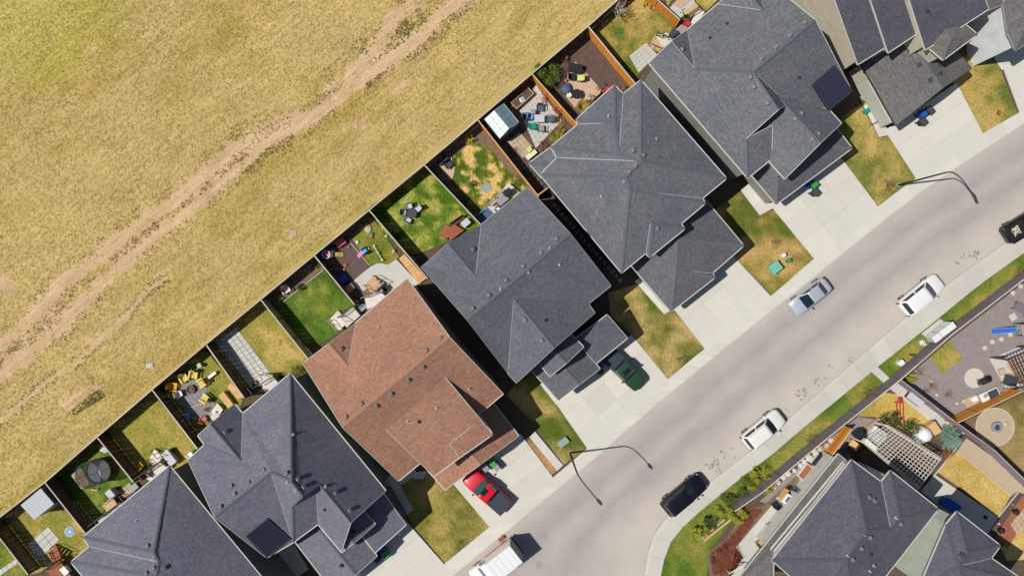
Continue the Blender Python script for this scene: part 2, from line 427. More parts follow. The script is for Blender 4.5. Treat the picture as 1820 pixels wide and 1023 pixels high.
# stepped hip-roofed house
H5 = thing('house', 'grey house whose hip roof steps back many times at its rear corner', 'house', G('s1130,330')); WORLD.add(H5.name)
R = Roof(E2, .36, 'A:a950,60 B:a808,170 C:a735,100 D:a430,376 E:a447,413 F:a225,597 G:a275,683 H:a140,822 I:b795,655 J:b990,495 K:b1020,530 L:b1305,300 M:b1270,262 N:b1470,95 O:b1445,55 P:a1640,850 r:a950,712 q:a835,842 s:a862,948 w:b1025,238 u:b1043,262 x:a772,660 y:a740,402',
  'A B x r,B C y x,C D y,D E y,E F x y,F G r x,G H q r,H I s q,I J w M N s,J K u w,K L u,L M w u,N O s,O P r q s,P A r')
ro = build_roof(H5, R, 'sh_slate', 'cap_dark', 'wall_dark', 'trim_white', windows=[('a600,240','window',1.8,1.4,4),('a330,480','window',1.8,1.4,4),('a870,100','window',1.2,1.4,4),('a600,260','window',2.2,2,.6),('b1150,450','window',1.6,1.3,4)])
vents(ro, R, 'a888,632 a970,662 a908,752 a858,798 a815,875 b1082,300', 'a1075,532 b630,40 a690,345', 'vent_grey')
R2 = Roof(E1, .35, 'A:a48,728 B:a215,607 C:a150,845 m:a245,748 n:a300,680 o:a200,850', 'A B n m,C A m o'); build_roof(H5, R2, 'sh_slate', 'cap_dark', 'wall_dark', 'trim_white', over=.25)
R3 = Roof(E1, .36, 'P:b1780,438 J:b1525,660 K:b1550,693 L:b1195,970 T:b860,580 R:b1430,20 v:b1235,635 q:b1248,395 h:b1100,225', 'P R h q,T L v q h,K L v,J K v,J P q v')
build_roof(H5, R3, 'sh_mid', 'cap_mid', 'wall_dark', 'trim_white', over=.3, windows=[('b1400,880','garage_door',4.8,2.2,.05)])
# upper right grey house
H6 = thing('house', 'large grey house with two rear gables and dark ribbed metal roof panel near its front', 'house', G('s1330,190')); WORLD.add(H6.name)
RM6 = R = Roof(E2, .5, 'A:c62,510 C:c370,245 F:c620,35 D:c923,-223 L:d860,618 I:d1050,463 X:c1695,728 Y:c1500,875 b:c245,335=g g:c430,555 p:c800,-138=m m:c985,85 r:c910,585 e:c1405,165 h:d848,300 w:d1110,65 v:d1060,195 z:c1178,842',
  'A L h w r g b,b C g,C F m D e r g,p F m,p D m,L I v h,r w z,X Y z r e')
ro = build_roof(H6, R, 'sh_slate', 'cap_dark', 'wall_stone', 'trim_white', windows=[('c500,140','window',1.8,1.4,4),('c200,400','window',1.8,1.4,4),('c450,180','door',1.6,2.1,.7),('d940,560','window',1.5,1.3,4)])
vents(ro, R, 'c1318,190 c1200,292 c1085,388 c972,482 c882,622 c910,702 c1018,832 c328,400', '', 'vent_grey', turb='c690,192 c553,308 c1272,628')
R2 = Roof(6.0, .5, 'W:d1160,625 B:d900,335 R:d1615,180 S:d1400,-60 k:d1450,335 t:d1050,-100', 'B W k t,R S t k')
ro = build_roof(H6, R2, 'sh_slate', 'cap_dark', 'wall_stone', 'trim_white', over=.3, windows=[('d1320,500','window',1.6,1.3,3.6)])
vents(ro, R2, 'd1243,143 d1380,305 d1292,95 d1430,260', '', 'vent_grey')
R3 = Roof(E1, .5, 'L:d1090,830 R:d1700,378 T:d870,570 S:d1560,200 a:d1125,335', 'L R a,T L a,R S a')
build_roof(H6, R3, 'sh_mid', 'cap_mid', 'wall_stone', 'trim_white', over=.3, windows=[('d1350,680','garage_door',4.8,2.2,.05)])
def ribbed(house, V, pitch):
    R = Roof(6.4, pitch, V, 'A B c d'); ro = build_roof(house, R, 'metal_roof', 'cap_dark', 'trim_dark', 'trim_dark', over=.05, base=5.4)
    a, b, c, d = (R.P[k] for k in 'ABcd'); n = R.N[0]
    for k in range(1, 12):
        t = k/12; MB().bar(a.lerp(b, t)+n*.03, d.lerp(c, t)+n*.03, .035, .05).build('seam', 'metal_roof', ro)
ribbed(H6, 'A:c1515,885 B:c1700,735 c:c1560,535 d:c1390,685', RM6.pf[7])
# house left of the brown one
H2 = thing('house', 'dark grey house with ribbed metal roof panel, left of the brown-roofed house', 'house', G('s510,830')); WORLD.add(H2.name)
RM2 = R = Roof(E2, .8, 'T:l845,18 B:l460,342 C:l395,265 D:l100,515 E:l155,590 F:l20,715 Q:m1615,335 c:m1335,590 d:m1083,285 f:m950,382 g:m855,262 k:m690,186 l:m235,545 p:l200,422 a:l447,720 M:m655,872 N:m868,748 v:m862,465 w:m1058,358 O:m1070,600 R:m1258,825',
  'T B a E F l k g,B C p a,D E a p,Q T g f d c,M N k l,k g f v N,N O w v,O R c d w,f v w d')
ro = build_roof(H2, R, 'sh_lav', 'cap_dark', 'wall_teal', 'trim_white', windows=[('l650,180','window',1.8,1.4,4),('l250,400','window',1.8,1.4,4),('l90,650','window',1.4,1.4,4),('m960,680','window',1.5,1.3,4)])
vents(ro, R, 'l638,798 l820,820 l515,898 l400,990 m288,465 l905,868 l952,930 m1210,350 m1325,492 l318,488 l375,925', 'm820,265 m890,332 l868,508 l1130,928', 'vent_grey', turb='m1125,485')
R2 = Roof(5.1, .62, 'A:m1100,640 B:m1262,830 C:m1530,605 D:m1380,440 k:m1360,755 t:m1200,545', 'A B k t,C D t k'); ro = build_roof(H2, R2, 'sh_lav', 'cap_dark', 'wall_teal', 'trim_white', over=.25)
vents(ro, R2, 'm1355,665', '', 'vent_dark')
R3 = Roof(E1, .35, 'L:m1205,1160 T:m800,636 R:m1545,862 S:m1195,432 k:m1375,1010 t:m1030,582', 'T L k t,R S t k'); ro = build_roof(H2, R3, 'sh_lav', 'cap_dark', 'wall_teal', 'trim_white', over=.3, windows=[('m1480,960','garage_door',3.4,2.2,.05)])
vents(ro, R3, 'm1262,935', '', 'vent_dark')
R3 = Roof(E1, .35, 'A:m1530,830 B:m1780,605 c:m1595,355 d:m1350,590', 'A B c d'); build_roof(H2, R3, 'sh_lav', 'cap_dark', 'wall_teal', 'trim_white', over=.3)
ribbed(H2, 'A:m655,872 B:m840,722 c:m660,565 d:m490,698', RM2.pf[4])
# lower left corner house
H1 = thing('house', 'grey hip-roofed house cut by the bottom edge at the left end of the row', 'house', G('s290,960')); WORLD.add(H1.name)
R = Roof(E2, .52, 'T:n915,135 B:n215,710 C:n270,785 D:n120,910 Q:n1900,1325 E:n1000,1975 r:n785,832 q:n825,908 s:n803,1026 u:n1110,1390', 'T B r,B C q r,C D s q,D E u s,E Q u,Q T r q s u')
ro = build_roof(H1, R, 'sh_lav', 'cap_dark', 'wall_grey', 'trim_white', windows=[('n560,390','window',1.8,1.4,4),('n760,240','door',1.6,2.1,.9),('n180,850','window',1.4,1.4,4)])
vents(ro, R, 'n745,780 n795,958 n872,958 n735,1002', 'n650,572 n785,880', 'vent_grey')
# top right houses
H7 = thing('house', 'beige-walled house with three stepped roof slopes in the upper right corner', 'house', G('s1600,60')); WORLD.add(H7.name)
R = Roof(E2, .4, 'A:g475,520 B:g702,378 c:g470,-400 d:g165,-350', 'A B c d'); build_roof(H7, R, 'sh_purple', 'cap_purple', 'wall_sand', 'trim_white', over=.3)
R = Roof(6.5, .4, 'A:g720,425 B:g985,250 c:g790,-360 d:g458,-360', 'A B c d'); build_roof(H7, R, 'sh_purple', 'cap_purple', 'wall_sand', 'trim_white', over=.3)
R = Roof(6.9, .4, 'A:g1020,402 B:g1532,73 c:g1400,-300 d:g780,-350', 'A B c d'); ro = build_roof(H7, R, 'sh_purple', 'cap_purple', 'wall_sand', 'trim_white', over=.3, windows=[('g1430,160','window',1.4,1.3,4)])
vents(ro, R, '', '', 'vent_dark', turb='g1035,92')
R = Roof(6.7, .42, 'A:g1028,368 B:g1165,482 C:g1440,278 D:g1302,165 E:g1110,142 p:g1232,310', 'A B p,B C p,C D p,D E p,E A p'); ro = build_roof(H7, R, 'sh_tan', 'cap_mid', 'wall_sand', 'trim_white', over=.3)
vents(ro, R, 'g1207,200', '', 'vent_dark')
R = Roof(E1, .35, 'L:g785,1015 T:g490,490 R:g1392,558 S:g1180,260 k:g1165,712 t:g880,300', 'T L k t,R S t k')
ro = build_roof(H7, R, 'sh_warm', 'cap_mid', 'wall_sand', 'trim_dark', over=.3, windows=[('g1000,960','garage_door',4.6,2.2,.05)])
vents(ro, R, 'g890,403 g972,523 g1060,648 g1138,527 g1135,602', '', 'vent_dark')
H8 = thing('house', 'white-walled house cut off by the top right corner', 'house', G('s1830,50')); WORLD.add(H8.name)
R = Roof(E2, .4, 'A:g1650,30 B:g1685,262 C:g1752,405 D:g1850,-150 E:g2080,190 p:g1870,110', 'A B p,B C p,C E p,E D p,D A p'); build_roof(H8, R, 'sh_warm', 'cap_mid', 'wall_white', 'trim_grey', over=.3)
R = Roof(5.2, .3, 'A:g1535,78 B:g1648,32 c:g1630,-90 d:g1500,-40', 'A B c d'); build_roof(H8, R, 'sh_warm', 'cap_mid', 'wall_white', 'trim_grey', over=.2)
# across the street
H9 = thing('house', 'grey hip-roofed corner house across the street beside the lattice pergola', 'house', G('s1510,940')); WORLD.add(H9.name)
R = Roof(E2, PT, 'A:o970,88 B:o1210,265 C:o1285,175 D:o1670,480 E:o1010,1325 H:o330,895 I:o720,1230 a:o1097,662 b:o932,892 x:o1368,560 y:o1285,640', 'A B y a,B C x y,C D x,D E b a y x,A H b a,H I b,I E b')
ro = build_roof(H9, R, 'sh_purple', 'cap_purple', 'wall_cream', 'trim_white', windows=[('o1480,330','window',1.8,1.4,4),('o1100,180','window',1.6,1.4,4),('o1090,170','door',1.6,2.1,.3)])
vents(ro, R, 'o1110,385 o1152,415 o1118,712 o1048,798 o978,888 o1365,600', 'o1070,690 o938,858 o1330,552 o1118,982 o1150,938', 'vent_grey', turb='o1125,848')
R = Roof(3.75, 1, 'A:o865,38 B:o0,1115 e:o330,1190@4.7 d:o342,812@4.6 c:o935,97@4.6', 'A B e d c'); build_roof(H9, R, 'sh_warm', 'cap_mid', 'wall_cream', 'trim_white', over=.25, walls=False)
H10 = thing('house', 'grey-roofed house with pale green wall, cut by the bottom edge beside the yellow turf', 'house', G('s1720,990')); WORLD.add(H10.name)
R = Roof(E2, PT, 'A:p640,505 B:p990,778 C:p915,878 D:p1200,1075 J:p555,605 K:p330,1130 a:p650,942 h:p722,832 Z:p900,1480', 'A B h,B C a h,J A h a,J K a,C D a,K Z a,Z D a')
ro = build_roof(H10, R, 'sh_purple', 'cap_purple', 'wall_mint', 'trim_white', windows=[('p800,640','window',1.8,1.4,4)])
vents(ro, R, 'p680,850', '', 'vent_dark')
# ------------------------------------------------------------------ ground materials
def vcol_mat(name, rough=.95, var=.18, scale=9, bump=.25, streak=0):
    """surface whose own colour is stored per vertex, with grain"""
    t = NT(name); a = t.n('ShaderNodeVertexColor', layer_name='Col')
    g = t.noise(scale, 4); col = t.mix(1, a.outputs[0], t.ramp(g, [(.28, (1-var,)*3), (.72, (1+var,)*3)]), 'MULTIPLY')
    g2 = t.noise(scale*4, 2); col = t.mix(1, col, t.ramp(g2, [(.3, (1-var,)*3), (.7, (1+var,)*3)]), 'MULTIPLY')
    if streak:      # grass laid over along the slope
        mp = t.n('ShaderNodeMapping', vector_type='TEXTURE'); mp.inputs['Rotation'].default_value = (0, 0, math.radians(40)); mp.inputs['Scale'].default_value = (5, .55, 1); t.l(t.pos(), mp.inputs[0])
        col = t.mix(1, col, t.ramp(t.noise(1.6, 5, mp.outputs[0], .7), [(.3, (1-streak, 1-streak, 1-streak*1.2)), (.7, (1+streak, 1+streak*.95, 1+streak*.8))]), 'MULTIPLY')
    t.l(col, t.p.inputs['Base Color']); t.p.inputs['Roughness'].default_value = rough; t.p.inputs['Specular IOR Level'].default_value = .1
    if bump: t.bump(g, bump, .05)
vcol_mat('field', var=.16, scale=5, streak=.2); vcol_mat('lawn', var=.24, scale=4.5); 
def blade_mat(name):
    t = NT(name); a = t.n('ShaderNodeVertexColor', layer_name='Col'); t.l(a.outputs[0], t.p.inputs['Base Color'])
    t.p.inputs['Roughness'].default_value = .8; t.p.inputs['Specular IOR Level'].default_value = .1
blade_mat('blade')
plain('soil', (98, 82, 70), .95, .25, 1.5, .4); plain('mulch', (100, 82, 74), .95, .42, 2.2, .4); plain('gravel', (150, 140, 138), .95, .28, 2.2, .5)
plain('rubber', (104, 88, 82), .95, .32, 3, .3); plain('redbed', (128, 84, 66), .95, .3, 2, .4); plain('leafbed', (126, 106, 88), .95, .42, 2.4, .4)
plain('concrete', (214, 210, 200), .9, .075, .8, .1, rand=.05); plain('concrete_grey', (202, 198, 190), .9, .075, .8, .1, rand=.05); plain('joint', (184, 180, 170), .95, .1)
plain('concrete_patio', (200, 198, 190), .9, .08, 1.3, .1, rand=.03); plain('paver_tan', (192, 172, 146), .9, .12, 2, .15, rand=.1); plain('paver_pink', (204, 176, 152), .9, .12, 2, .15, rand=.1)
plain('paver_grey', (206, 204, 198), .9, .08, 2, .15, rand=.06); plain('paver_dark', (104, 98, 94), .9, .12, 2, .15, rand=.12); plain('paver_slate', (146, 146, 146), .9, .12, 2, .15, rand=.1)
plain('stone_pale', (210, 202, 190), .9, .1, 3, .1)
t = NT('asphalt')
uvn = t.n('ShaderNodeUVMap'); sp = t.n('ShaderNodeSeparateXYZ'); t.l(uvn.outputs[0], sp.inputs[0])
mp = t.n('ShaderNodeMapping'); mp.inputs['Scale'].default_value = (.035, 1.1, 1); t.l(uvn.outputs[0], mp.inputs[0])
streak = t.noise(4.5, 5, mp.outputs[0], .65)
ad = t.n('ShaderNodeMath', operation='MULTIPLY_ADD'); t.l(streak, ad.inputs[0]); ad.inputs[1].default_value = .3; t.l(sp.outputs[1], ad.inputs[2])
A0, A1, A2, A3 = RGB(198,190,181), RGB(186,178,172), RGB(171,165,162), RGB(195,187,177)
col = t.ramp(ad.outputs[0], [(.1, A0), (.2, A1), (.38, A2), (.52, A1), (.66, A2), (.8, A1), (.95, A3), (1, A0)])
col = t.mix(1, col, t.ramp(t.noise(.35, 4), [(.3, (.93,)*3), (.7, (1.05, 1.04, 1.03))]), 'MULTIPLY')
col = t.mix(1, col, t.ramp(t.noise(30, 2), [(.3, (.9,)*3), (.7, (1.1,)*3)]), 'MULTIPLY')
ck = t.n('ShaderNodeTexVoronoi', feature='DISTANCE_TO_EDGE', Scale=.16); t.l(t.pos(), ck.inputs['Vector'])
col = t.mix(1, col, t.ramp(ck.outputs['Distance'], [(0, (.94,)*3), (.005, (1,)*3)]), 'MULTIPLY')
t.l(col, t.p.inputs['Base Color']); t.p.inputs['Roughness'].default_value = .93; t.p.inputs['Specular IOR Level'].default_value = .15
t.bump(t.noise(60, 2), .2, .01)

def struct(name, pts, z, mat, kind='structure', parent=None):
    m = MB(); pts = [(p[0], p[1]) for p in pts]; a = sum(pts[i-1][0]*pts[i][1]-pts[i][0]*pts[i-1][1] for i in range(len(pts)))
    if a < 0: pts = pts[::-1]
    bm = bmesh.new(); vs = [bm.verts.new((p[0], p[1], z)) for p in pts]; f = bm.faces.new(vs); bmesh.ops.triangulate(bm, faces=[f])
    me = bpy.data.meshes.new(name); bm.to_mesh(me); bm.free()
    o = mk(name, me, mat, parent)
    if kind: o['kind'] = kind
    return o
def fbm(x, y, s, o=3, seed=0.0): return mnoise.fractal(Vector((x*s+seed, y*s-seed*.7, seed)), 1.0, 2.0, o)
def inpoly(x, y, poly):
    ins = False; n = len(poly); j = n-1
    for i in range(n):
        xi, yi = poly[i][0], poly[i][1]; xj, yj = poly[j][0], poly[j][1]
        if (yi > y) != (yj > y) and x < (xj-xi)*(y-yi)/(yj-yi)+xi: ins = not ins
        j = i
    return ins
def L3(c): return np.array(RGB(*c)[:3])
BLADES = {}
def tufts(key, xs, cols, size=.12, n=4, flat=.5, z=.01, lean=None):
    """many small grass blades; kept as one object that nobody could count"""
    V, F, C = BLADES.setdefault(key, ([], [], []))
    R = random.Random(len(V)+5)
    for (x, y), c in zip(xs, cols):
        for k in range(n):
            a = R.uniform(0, 6.283); L = size*R.uniform(.6, 1.4); w = L*R.uniform(.1, .2); h = L*R.uniform(.2, 1)*(1-flat)+.01
            if lean is not None and R.random() < .7: a = lean+R.gauss(0, .5)
            ox, oy = x+R.uniform(-size, size)*.6, y+R.uniform(-size, size)*.6
            ca, sa = math.cos(a), math.sin(a); i = len(V)
            V.append((ox-sa*w, oy+ca*w, z)); V.append((ox+sa*w, oy-ca*w, z)); V.append((ox+ca*L, oy+sa*L, z+h)); F.append((i, i+1, i+2))
            b = R.uniform(.75, 1.25); C.append((c[0]*b, c[1]*b, c[2]*b))
def finish_tufts():
    for key, (V, F, C) in BLADES.items():
        me = bpy.data.meshes.new(key); me.from_pydata(V, [], F); me.update()
        ca = me.color_attributes.new('Col', 'FLOAT_COLOR', 'CORNER')
        arr = np.ones((len(F)*3, 4), np.float32); arr[:, :3] = np.repeat(np.array(C, np.float32), 3, axis=0)
        ca.data.foreach_set('color', arr.ravel())
        o = mk(key, me, 'blade'); tag(o, STUFF[key], 'grass', kind='stuff')
STUFF = {'lawn_grass': 'short mown grass blades of the lawns', 'field_grass': 'dry yellow grass of the open field', 'field_weeds': 'small dark weeds dotted along the dirt track'}
def grid_sheet(name, poly, z, step, colf, mat, zf=None):
    """a sheet clipped to a polygon, its own colours stored per vertex"""
    x0, x1 = min(p[0] for p in poly), max(p[0] for p in poly); y0, y1 = min(p[1] for p in poly), max(p[1] for p in poly)
    bm = bmesh.new(); pts = [(p[0], p[1]) for p in poly]
    a = sum(pts[i-1][0]*pts[i][1]-pts[i][0]*pts[i-1][1] for i in range(len(pts)))
    if a < 0: pts = pts[::-1]
    f = bm.faces.new([bm.verts.new((p[0], p[1], z)) for p in pts])
    for k in range(1, int((x1-x0)/step)+1): bmesh.ops.bisect_plane(bm, geom=bm.verts[:]+bm.edges[:]+bm.faces[:], plane_co=(x0+k*step, 0, 0), plane_no=(1, 0, 0))
    for k in range(1, int((y1-y0)/step)+1): bmesh.ops.bisect_plane(bm, geom=bm.verts[:]+bm.edges[:]+bm.faces[:], plane_co=(0, y0+k*step, 0), plane_no=(0, 1, 0))
    if zf:
        for v in bm.verts: v.co.z += zf(v.co.x, v.co.y)
    me = bpy.data.meshes.new(name); bm.to_mesh(me); bm.free()
    ca = me.color_attributes.new('Col', 'FLOAT_COLOR', 'POINT'); arr = np.ones((len(me.vertices), 4), np.float32)
    for i, v in enumerate(me.vertices): arr[i, :3] = colf(v.co.x, v.co.y)
    ca.data.foreach_set('color', arr.ravel())
    o = mk(name, me, mat); o['kind'] = 'structure'
    return o
# ------------------------------------------------------------------ earth under everything
struct('ground', [(-300,-300),(300,-300),(300,300),(-300,300)], -.06, 'soil')
# ------------------------------------------------------------------ the open field behind the back fences
REAR = [(-160,1052),(-60,968),(0,917.8),(80,856),(172,776),(271,691),(366,611),(463,532),(558,453.5),(656,373),(754,292.5),(849,212.5),(945.5,130.8),(1045.5,46.5),(1100,-2),(1200,-86),(1300,-170)]
def dseg(px, py, a, b):
    dx, dy = b[0]-a[0], b[1]-a[1]; t = max(0, min(1, ((px-a[0])*dx+(py-a[1])*dy)/(dx*dx+dy*dy)))
    return math.hypot(px-a[0]-dx*t, py-a[1]-dy*t)
TRACKS = [ # (points in the photograph, half width in pixels, strength)
  ([(-40,655),(0,612),(46,576),(76,546),(109,504),(163,471),(216,423),(244,405),(269,387),(313,357),(376,300),(417,260)], 9.5, 1.0),
  ([(-40,690),(20,650),(60,620),(107,585),(150,535),(203,479),(254,438),(305,397),(343,367),(396,324),(442,285),(470,256),(513,234),(549,213),(592,180),(623,152),(666,125),(709,94),(750,64),(778,30),(811,6),(860,-30)], 7.5, 1.0),
  ([(549,213),(592,180),(623,152),(666,125),(709,94),(750,64),(778,30),(811,6),(860,-30)], 10, 1.0),
  ([(590,160),(640,120),(670,90),(690,55),(700,30),(740,5)], 12, .72), ([(100,560),(60,600),(10,660)], 10, .7),
  ([(417,270),(440,262),(480,240),(520,215)], 14, .75),
  ([(330,330),(360,318),(400,300)], 9, .5),
  ([(-20,760),(0,749),(51,706),(89,673),(127,652),(188,591),(224,563),(249,530),(274,508),(300,490)], 3.2, .8),
  ([(120,720),(152,700),(175,685)], 7, .7), ([(140,640),(160,612)], 8, .5), ([(620,228),(640,216)], 9, .62), ([(690,170),(709,155),(740,142)], 3.5, .8), ([(0,500),(12,505)], 9, .7), ([(150,85),(170,80)], 6, .4)]
TB = [(min(p[0] for p in pl)-4*w-14, max(p[0] for p in pl)+4*w+14, min(p[1] for p in pl)-4*w-14, max(p[1] for p in pl)+4*w+14) for pl, w, s in TRACKS]
def dirt(px, py):
    d = 0
    for (pl, w, st), bb in zip(TRACKS, TB):
        if px < bb[0] or px > bb[1] or py < bb[2] or py > bb[3]: continue
        q = min(dseg(px, py, pl[i], pl[i+1]) for i in range(len(pl)-1))
        d = max(d, st*max(0, min(1, 1.75-q/w*.8)))
    return d
fc = {k: L3(v) for k, v in dict(a=(202,178,117), b=(182,159,94), c=(194,171,119), dirt=(214,184,148), dirt2=(200,168,132), olive=(158,148,76), lush=(186,178,86), gold=(200,168,90)).items()}
def topx(x, y): return 910+x*PPM, 511.5-y*PPM
CA, SA = math.cos(math.radians(40)), math.sin(math.radians(40))
def fieldcol(x, y):
    px, py = topx(x, y); u, v = x*CA+y*SA, -x*SA+y*CA
    n1 = mnoise.fractal(Vector((u*.045, v*.16, 1.3)), 1, 2, 4); n2 = mnoise.fractal(Vector((u*.25, v*.8, 4.1)), 1, 2, 3); n3 = mnoise.fractal(Vector((x*.22, y*.22, 8.8)), 1, 2, 3)
    c = fc['a']+(fc['b']-fc['a'])*min(1, max(0, .5+n1*.9+n2*.9))
    c = c+(fc['c']-c)*min(1, max(0, .4+n3))*.7
    c = c+(fc['gold']-c)*min(1, max(0, n1*1.3-.1))*.6
    n5 = mnoise.fractal(Vector((x*.05, y*.05, 3.7)), 1, 2, 3); ol = min(1, max(0, .15+n2*.7+n1*.9+n5*1.2)); c = c+(fc['olive']-c)*ol*.6
    lw = min(1, max(0, (185-math.hypot(px*.75, py)+n1*60)/100)); c = c+(fc['lush']-c)*lw*.55
    e = min(1, max(0, (px*.645+py*.764-640)/130)) if px < 800 else 0
    d = dirt(px, py)+ (n3*.5*.5+mnoise.fractal(Vector((x*1.1, y*1.1, 2.2)), 1, 2, 4)*.6) - .3
    if dirt(px, py) < .02: d = 0
    d = min(1, max(0, d*2.3)); c = c+((fc['dirt']+(fc['dirt2']-fc['dirt'])*min(1, max(0, .5+n2)))-c)*d
    return c, d
fpoly = [G(p, 0) for p in REAR]+[G((1300,-400)), G((-400,-400)), G((-400,1052))]
FD = {}
def fcol(x, y): return fieldcol(x, y)[0]
grid_sheet('field', fpoly, 0, .42, fcol, 'field', lambda x, y: -.02+.03*mnoise.noise(Vector((x*.3, y*.3, 0))))
R = random.Random(3); xs = []; cs = []; wx = []; wc = []
fx = [(p.x, p.y) for p in fpoly]
for k in range(132000):
    px, py = R.uniform(-230, 1160), R.uniform(-190, 1040)
    if px*.648+py*.7616 > 697: continue
    x, y = (px-910)/PPM, (511.5-py)/PPM
    if not inpoly(x, y, fx): continue
    c, d = fieldcol(x, y)
    if R.random() < d*.93: continue
    xs.append((x, y)); q = R.random(); c = c+((fc['olive'] if q < .3 else fc['gold'] if q < .55 else c)-c)*.55; cs.append(c*R.choice((.74, .9, 1., 1.08, 1.2)))
tufts('field_grass', xs, cs, .12, 4, .62, .0, math.radians(40))
# weeds between the wheel ruts and along their edges
gw = [L3((122,118,58)), L3((136,122,66)), L3((108,114,56)), L3((120,98,62))]
for k in range(4200):
    pl, w, st = TRACKS[R.choice((0,0,1,1,1,2,3,3,5,7,8))]; i = R.randrange(len(pl)-1); t = R.random(); a, b = pl[i], pl[i+1]
    dx, dy = b[0]-a[0], b[1]-a[1]; ln = math.hypot(dx, dy); off = R.choice((-1, 1, 1))*R.uniform(.9, 3.2)*w
    px, py = a[0]+dx*t-dy/ln*off, a[1]+dy*t+dx/ln*off; x, y = (px-910)/PPM, (511.5-py)/PPM
    if mnoise.noise(Vector((x*.35, y*.35, 7))) < -.12 or not inpoly(x, y, fx): continue
    if dirt(px, py) > .95: continue
    wx.append((x, y)); wc.append(gw[R.randrange(4)]*R.uniform(.6, 1))
tufts('field_weeds', wx, wc, .095, 7, .1, .0)
o = struct('well_cover', [G('s520.5,414.5')+Vector((math.cos(t)*.36, math.sin(t)*.36, 0)) for t in [k*.3927 for k in range(16)]], .03, 'stone_pale', None)
o.data.materials.clear(); o.data.materials.append(MT['paver_tan']); tag(o, 'round pale well cover lying in the dry field', 'cover')
m = MB(); 
for k in range(7):
    a, b = -.33+k*.66/7, -.33+(k+1)*.66/7; za, zb = .05+.03*math.sin(k*1.9), .05+.03*math.sin((k+1)*1.9)
    m.add([(a,-.24,za),(b,-.24,zb),(b,.24,zb+.01),(a,.24,za+.01),(a,-.24,za-.02),(b,-.24,zb-.02),(b,.24,zb-.01),(a,.24,za-.01)], [(0,1,2,3),(4,7,6,5),(0,4,5,1),(2,6,7,3),(0,3,7,4),(1,5,6,2)])
o = m.build('sheet', 'trim_white'); o.location = G('s266,649'); o.rotation_euler = (0,0,.1); tag(o, 'crumpled white sheet lying in the dry field', 'sheet')
# ------------------------------------------------------------------ street
NED = [(700,1110),(800,1030),(847,990),(928,924),(986,875),(1052,822),(1126,756),(1250,652),(1370,556),(1454,489),(1609,364),(1690,307),(1771,255),(1840,209),(1980,118)]
SED = [(1130,1200),(1142,1060),(1144,1022),(1150,980),(1164,941),(1184,917),(1255,860),(1317,814),(1411,735),(1462,690),(1553,610),(1650,529),(1716,480),(1764,446),(1840,394),(1980,300)]
NIN = [(640,1122),(790,1001),(870,935),(935,885),(990,842),(1043,796),(1187,673),(1253,618),(1371,526),(1446,459),(1560,366),(1626,317),(1746,236),(1810,202),(1980,90)]
SIN = [(1164,1200),(1170,1060),(1174,1017),(1187,966),(1215,931),(1327,839),(1370,809),(1416,768),(1492,706),(1558,652),(1670,563),(1731,512),(1820,448),(1980,340)]
def resample(pl, n):
    P = [Vector((p[0], p[1])) for p in pl]; L = [0]
    for i in range(1, len(P)): L.append(L[-1]+(P[i]-P[i-1]).length)
    out = []; j = 0
    for k in range(n+1):
        s = L[-1]*k/n
        while j < len(P)-2 and L[j+1] < s: j += 1
        out.append(P[j].lerp(P[j+1], (s-L[j])/(L[j+1]-L[j])))
    return out
def smooth(pl, it=2):
    for _ in range(it):
        q = [pl[0]]
        for a, b in zip(pl[:-1], pl[1:]): q += [(a[0]*.75+b[0]*.25, a[1]*.75+b[1]*.25), (a[0]*.25+b[0]*.75, a[1]*.25+b[1]*.75)]
        pl = q+[pl[-1]]
    return pl
NED, SED, NIN, SIN = (smooth(p, 1) for p in (NED, SED, NIN, SIN))
def ribbon(name, A, B, z, mat, n=60, m=6):
    a, b = resample(A, n), resample(B, n); vs = []; uv = []; fs = []
    for i in range(n+1):
        for j in range(m+1):
            p = a[i].lerp(b[i], j/m); vs.append(tuple(G(p, z))); uv.append((i*1.4, j/m))
    for i in range(n):
        for j in range(m): q = i*(m+1)+j; fs.append((q, q+1, q+m+2, q+m+1))
    me = bpy.data.meshes.new(name); me.from_pydata(vs, [], fs); me.update()
    if me.polygons[0].normal.z < 0: me.flip_normals()
    u = me.uv_layers.new(name='UVMap')
    for l in me.loops: u.data[l.index].uv = uv[l.vertex_index]
    o = mk(name, me, mat); o['kind'] = 'structure'; return o
ribbon('road', NED, SED, .0, 'asphalt', 90, 10)
def pavement(name, inner, outer, step, mat):
    base = ribbon(name, inner, outer, .045, 'joint', 80, 1)
    Lm = sum((Vector(a)-Vector(b)).length for a, b in zip(inner[:-1], inner[1:]))/PPM; n = max(1, int(Lm/step)); a, b = resample(inner, n), resample(outer, n)
    for i in range(n):
        q = [G(a[i]), G(a[i+1]), G(b[i+1]), G(b[i])]; c = sum(q, Vector())/4
        if abs(c.x) > 58 or abs(c.y) > 36: continue
        d = (q[1]-q[0]).normalized()*.006; dz = RND.uniform(-.002, .002)
        q = [q[0]+d, q[1]-d, q[2]-d, q[3]+d]; w = (q[3]-q[0])
        m = MB(); t = .1+dz    # walk with a rolled kerb towards the road
        r = [[q[0]+w*f for f in (0, .8, .9, 1)], [q[1]+(q[2]-q[1])*f for f in (0, .8, .9, 1)]]; zz = [t, t, t*.75, .012]
        vs = [Vector((p.x, p.y, z)) for g in r for p, z in zip(g, zz)]
        m.add(vs+[Vector((vs[0].x, vs[0].y, 0)), Vector((vs[4].x, vs[4].y, 0))], [(0,1,5,4),(1,2,6,5),(2,3,7,6),(8,0,4,9)])
        o = m.build('slab', mat, base)
        if o.data.polygons[0].normal.z < 0: o.data.flip_normals()
    return base
pavement('sidewalk', NIN, NED, 1.9, 'concrete'); pavement('sidewalk', SIN, SED, 1.9, 'concrete_grey')
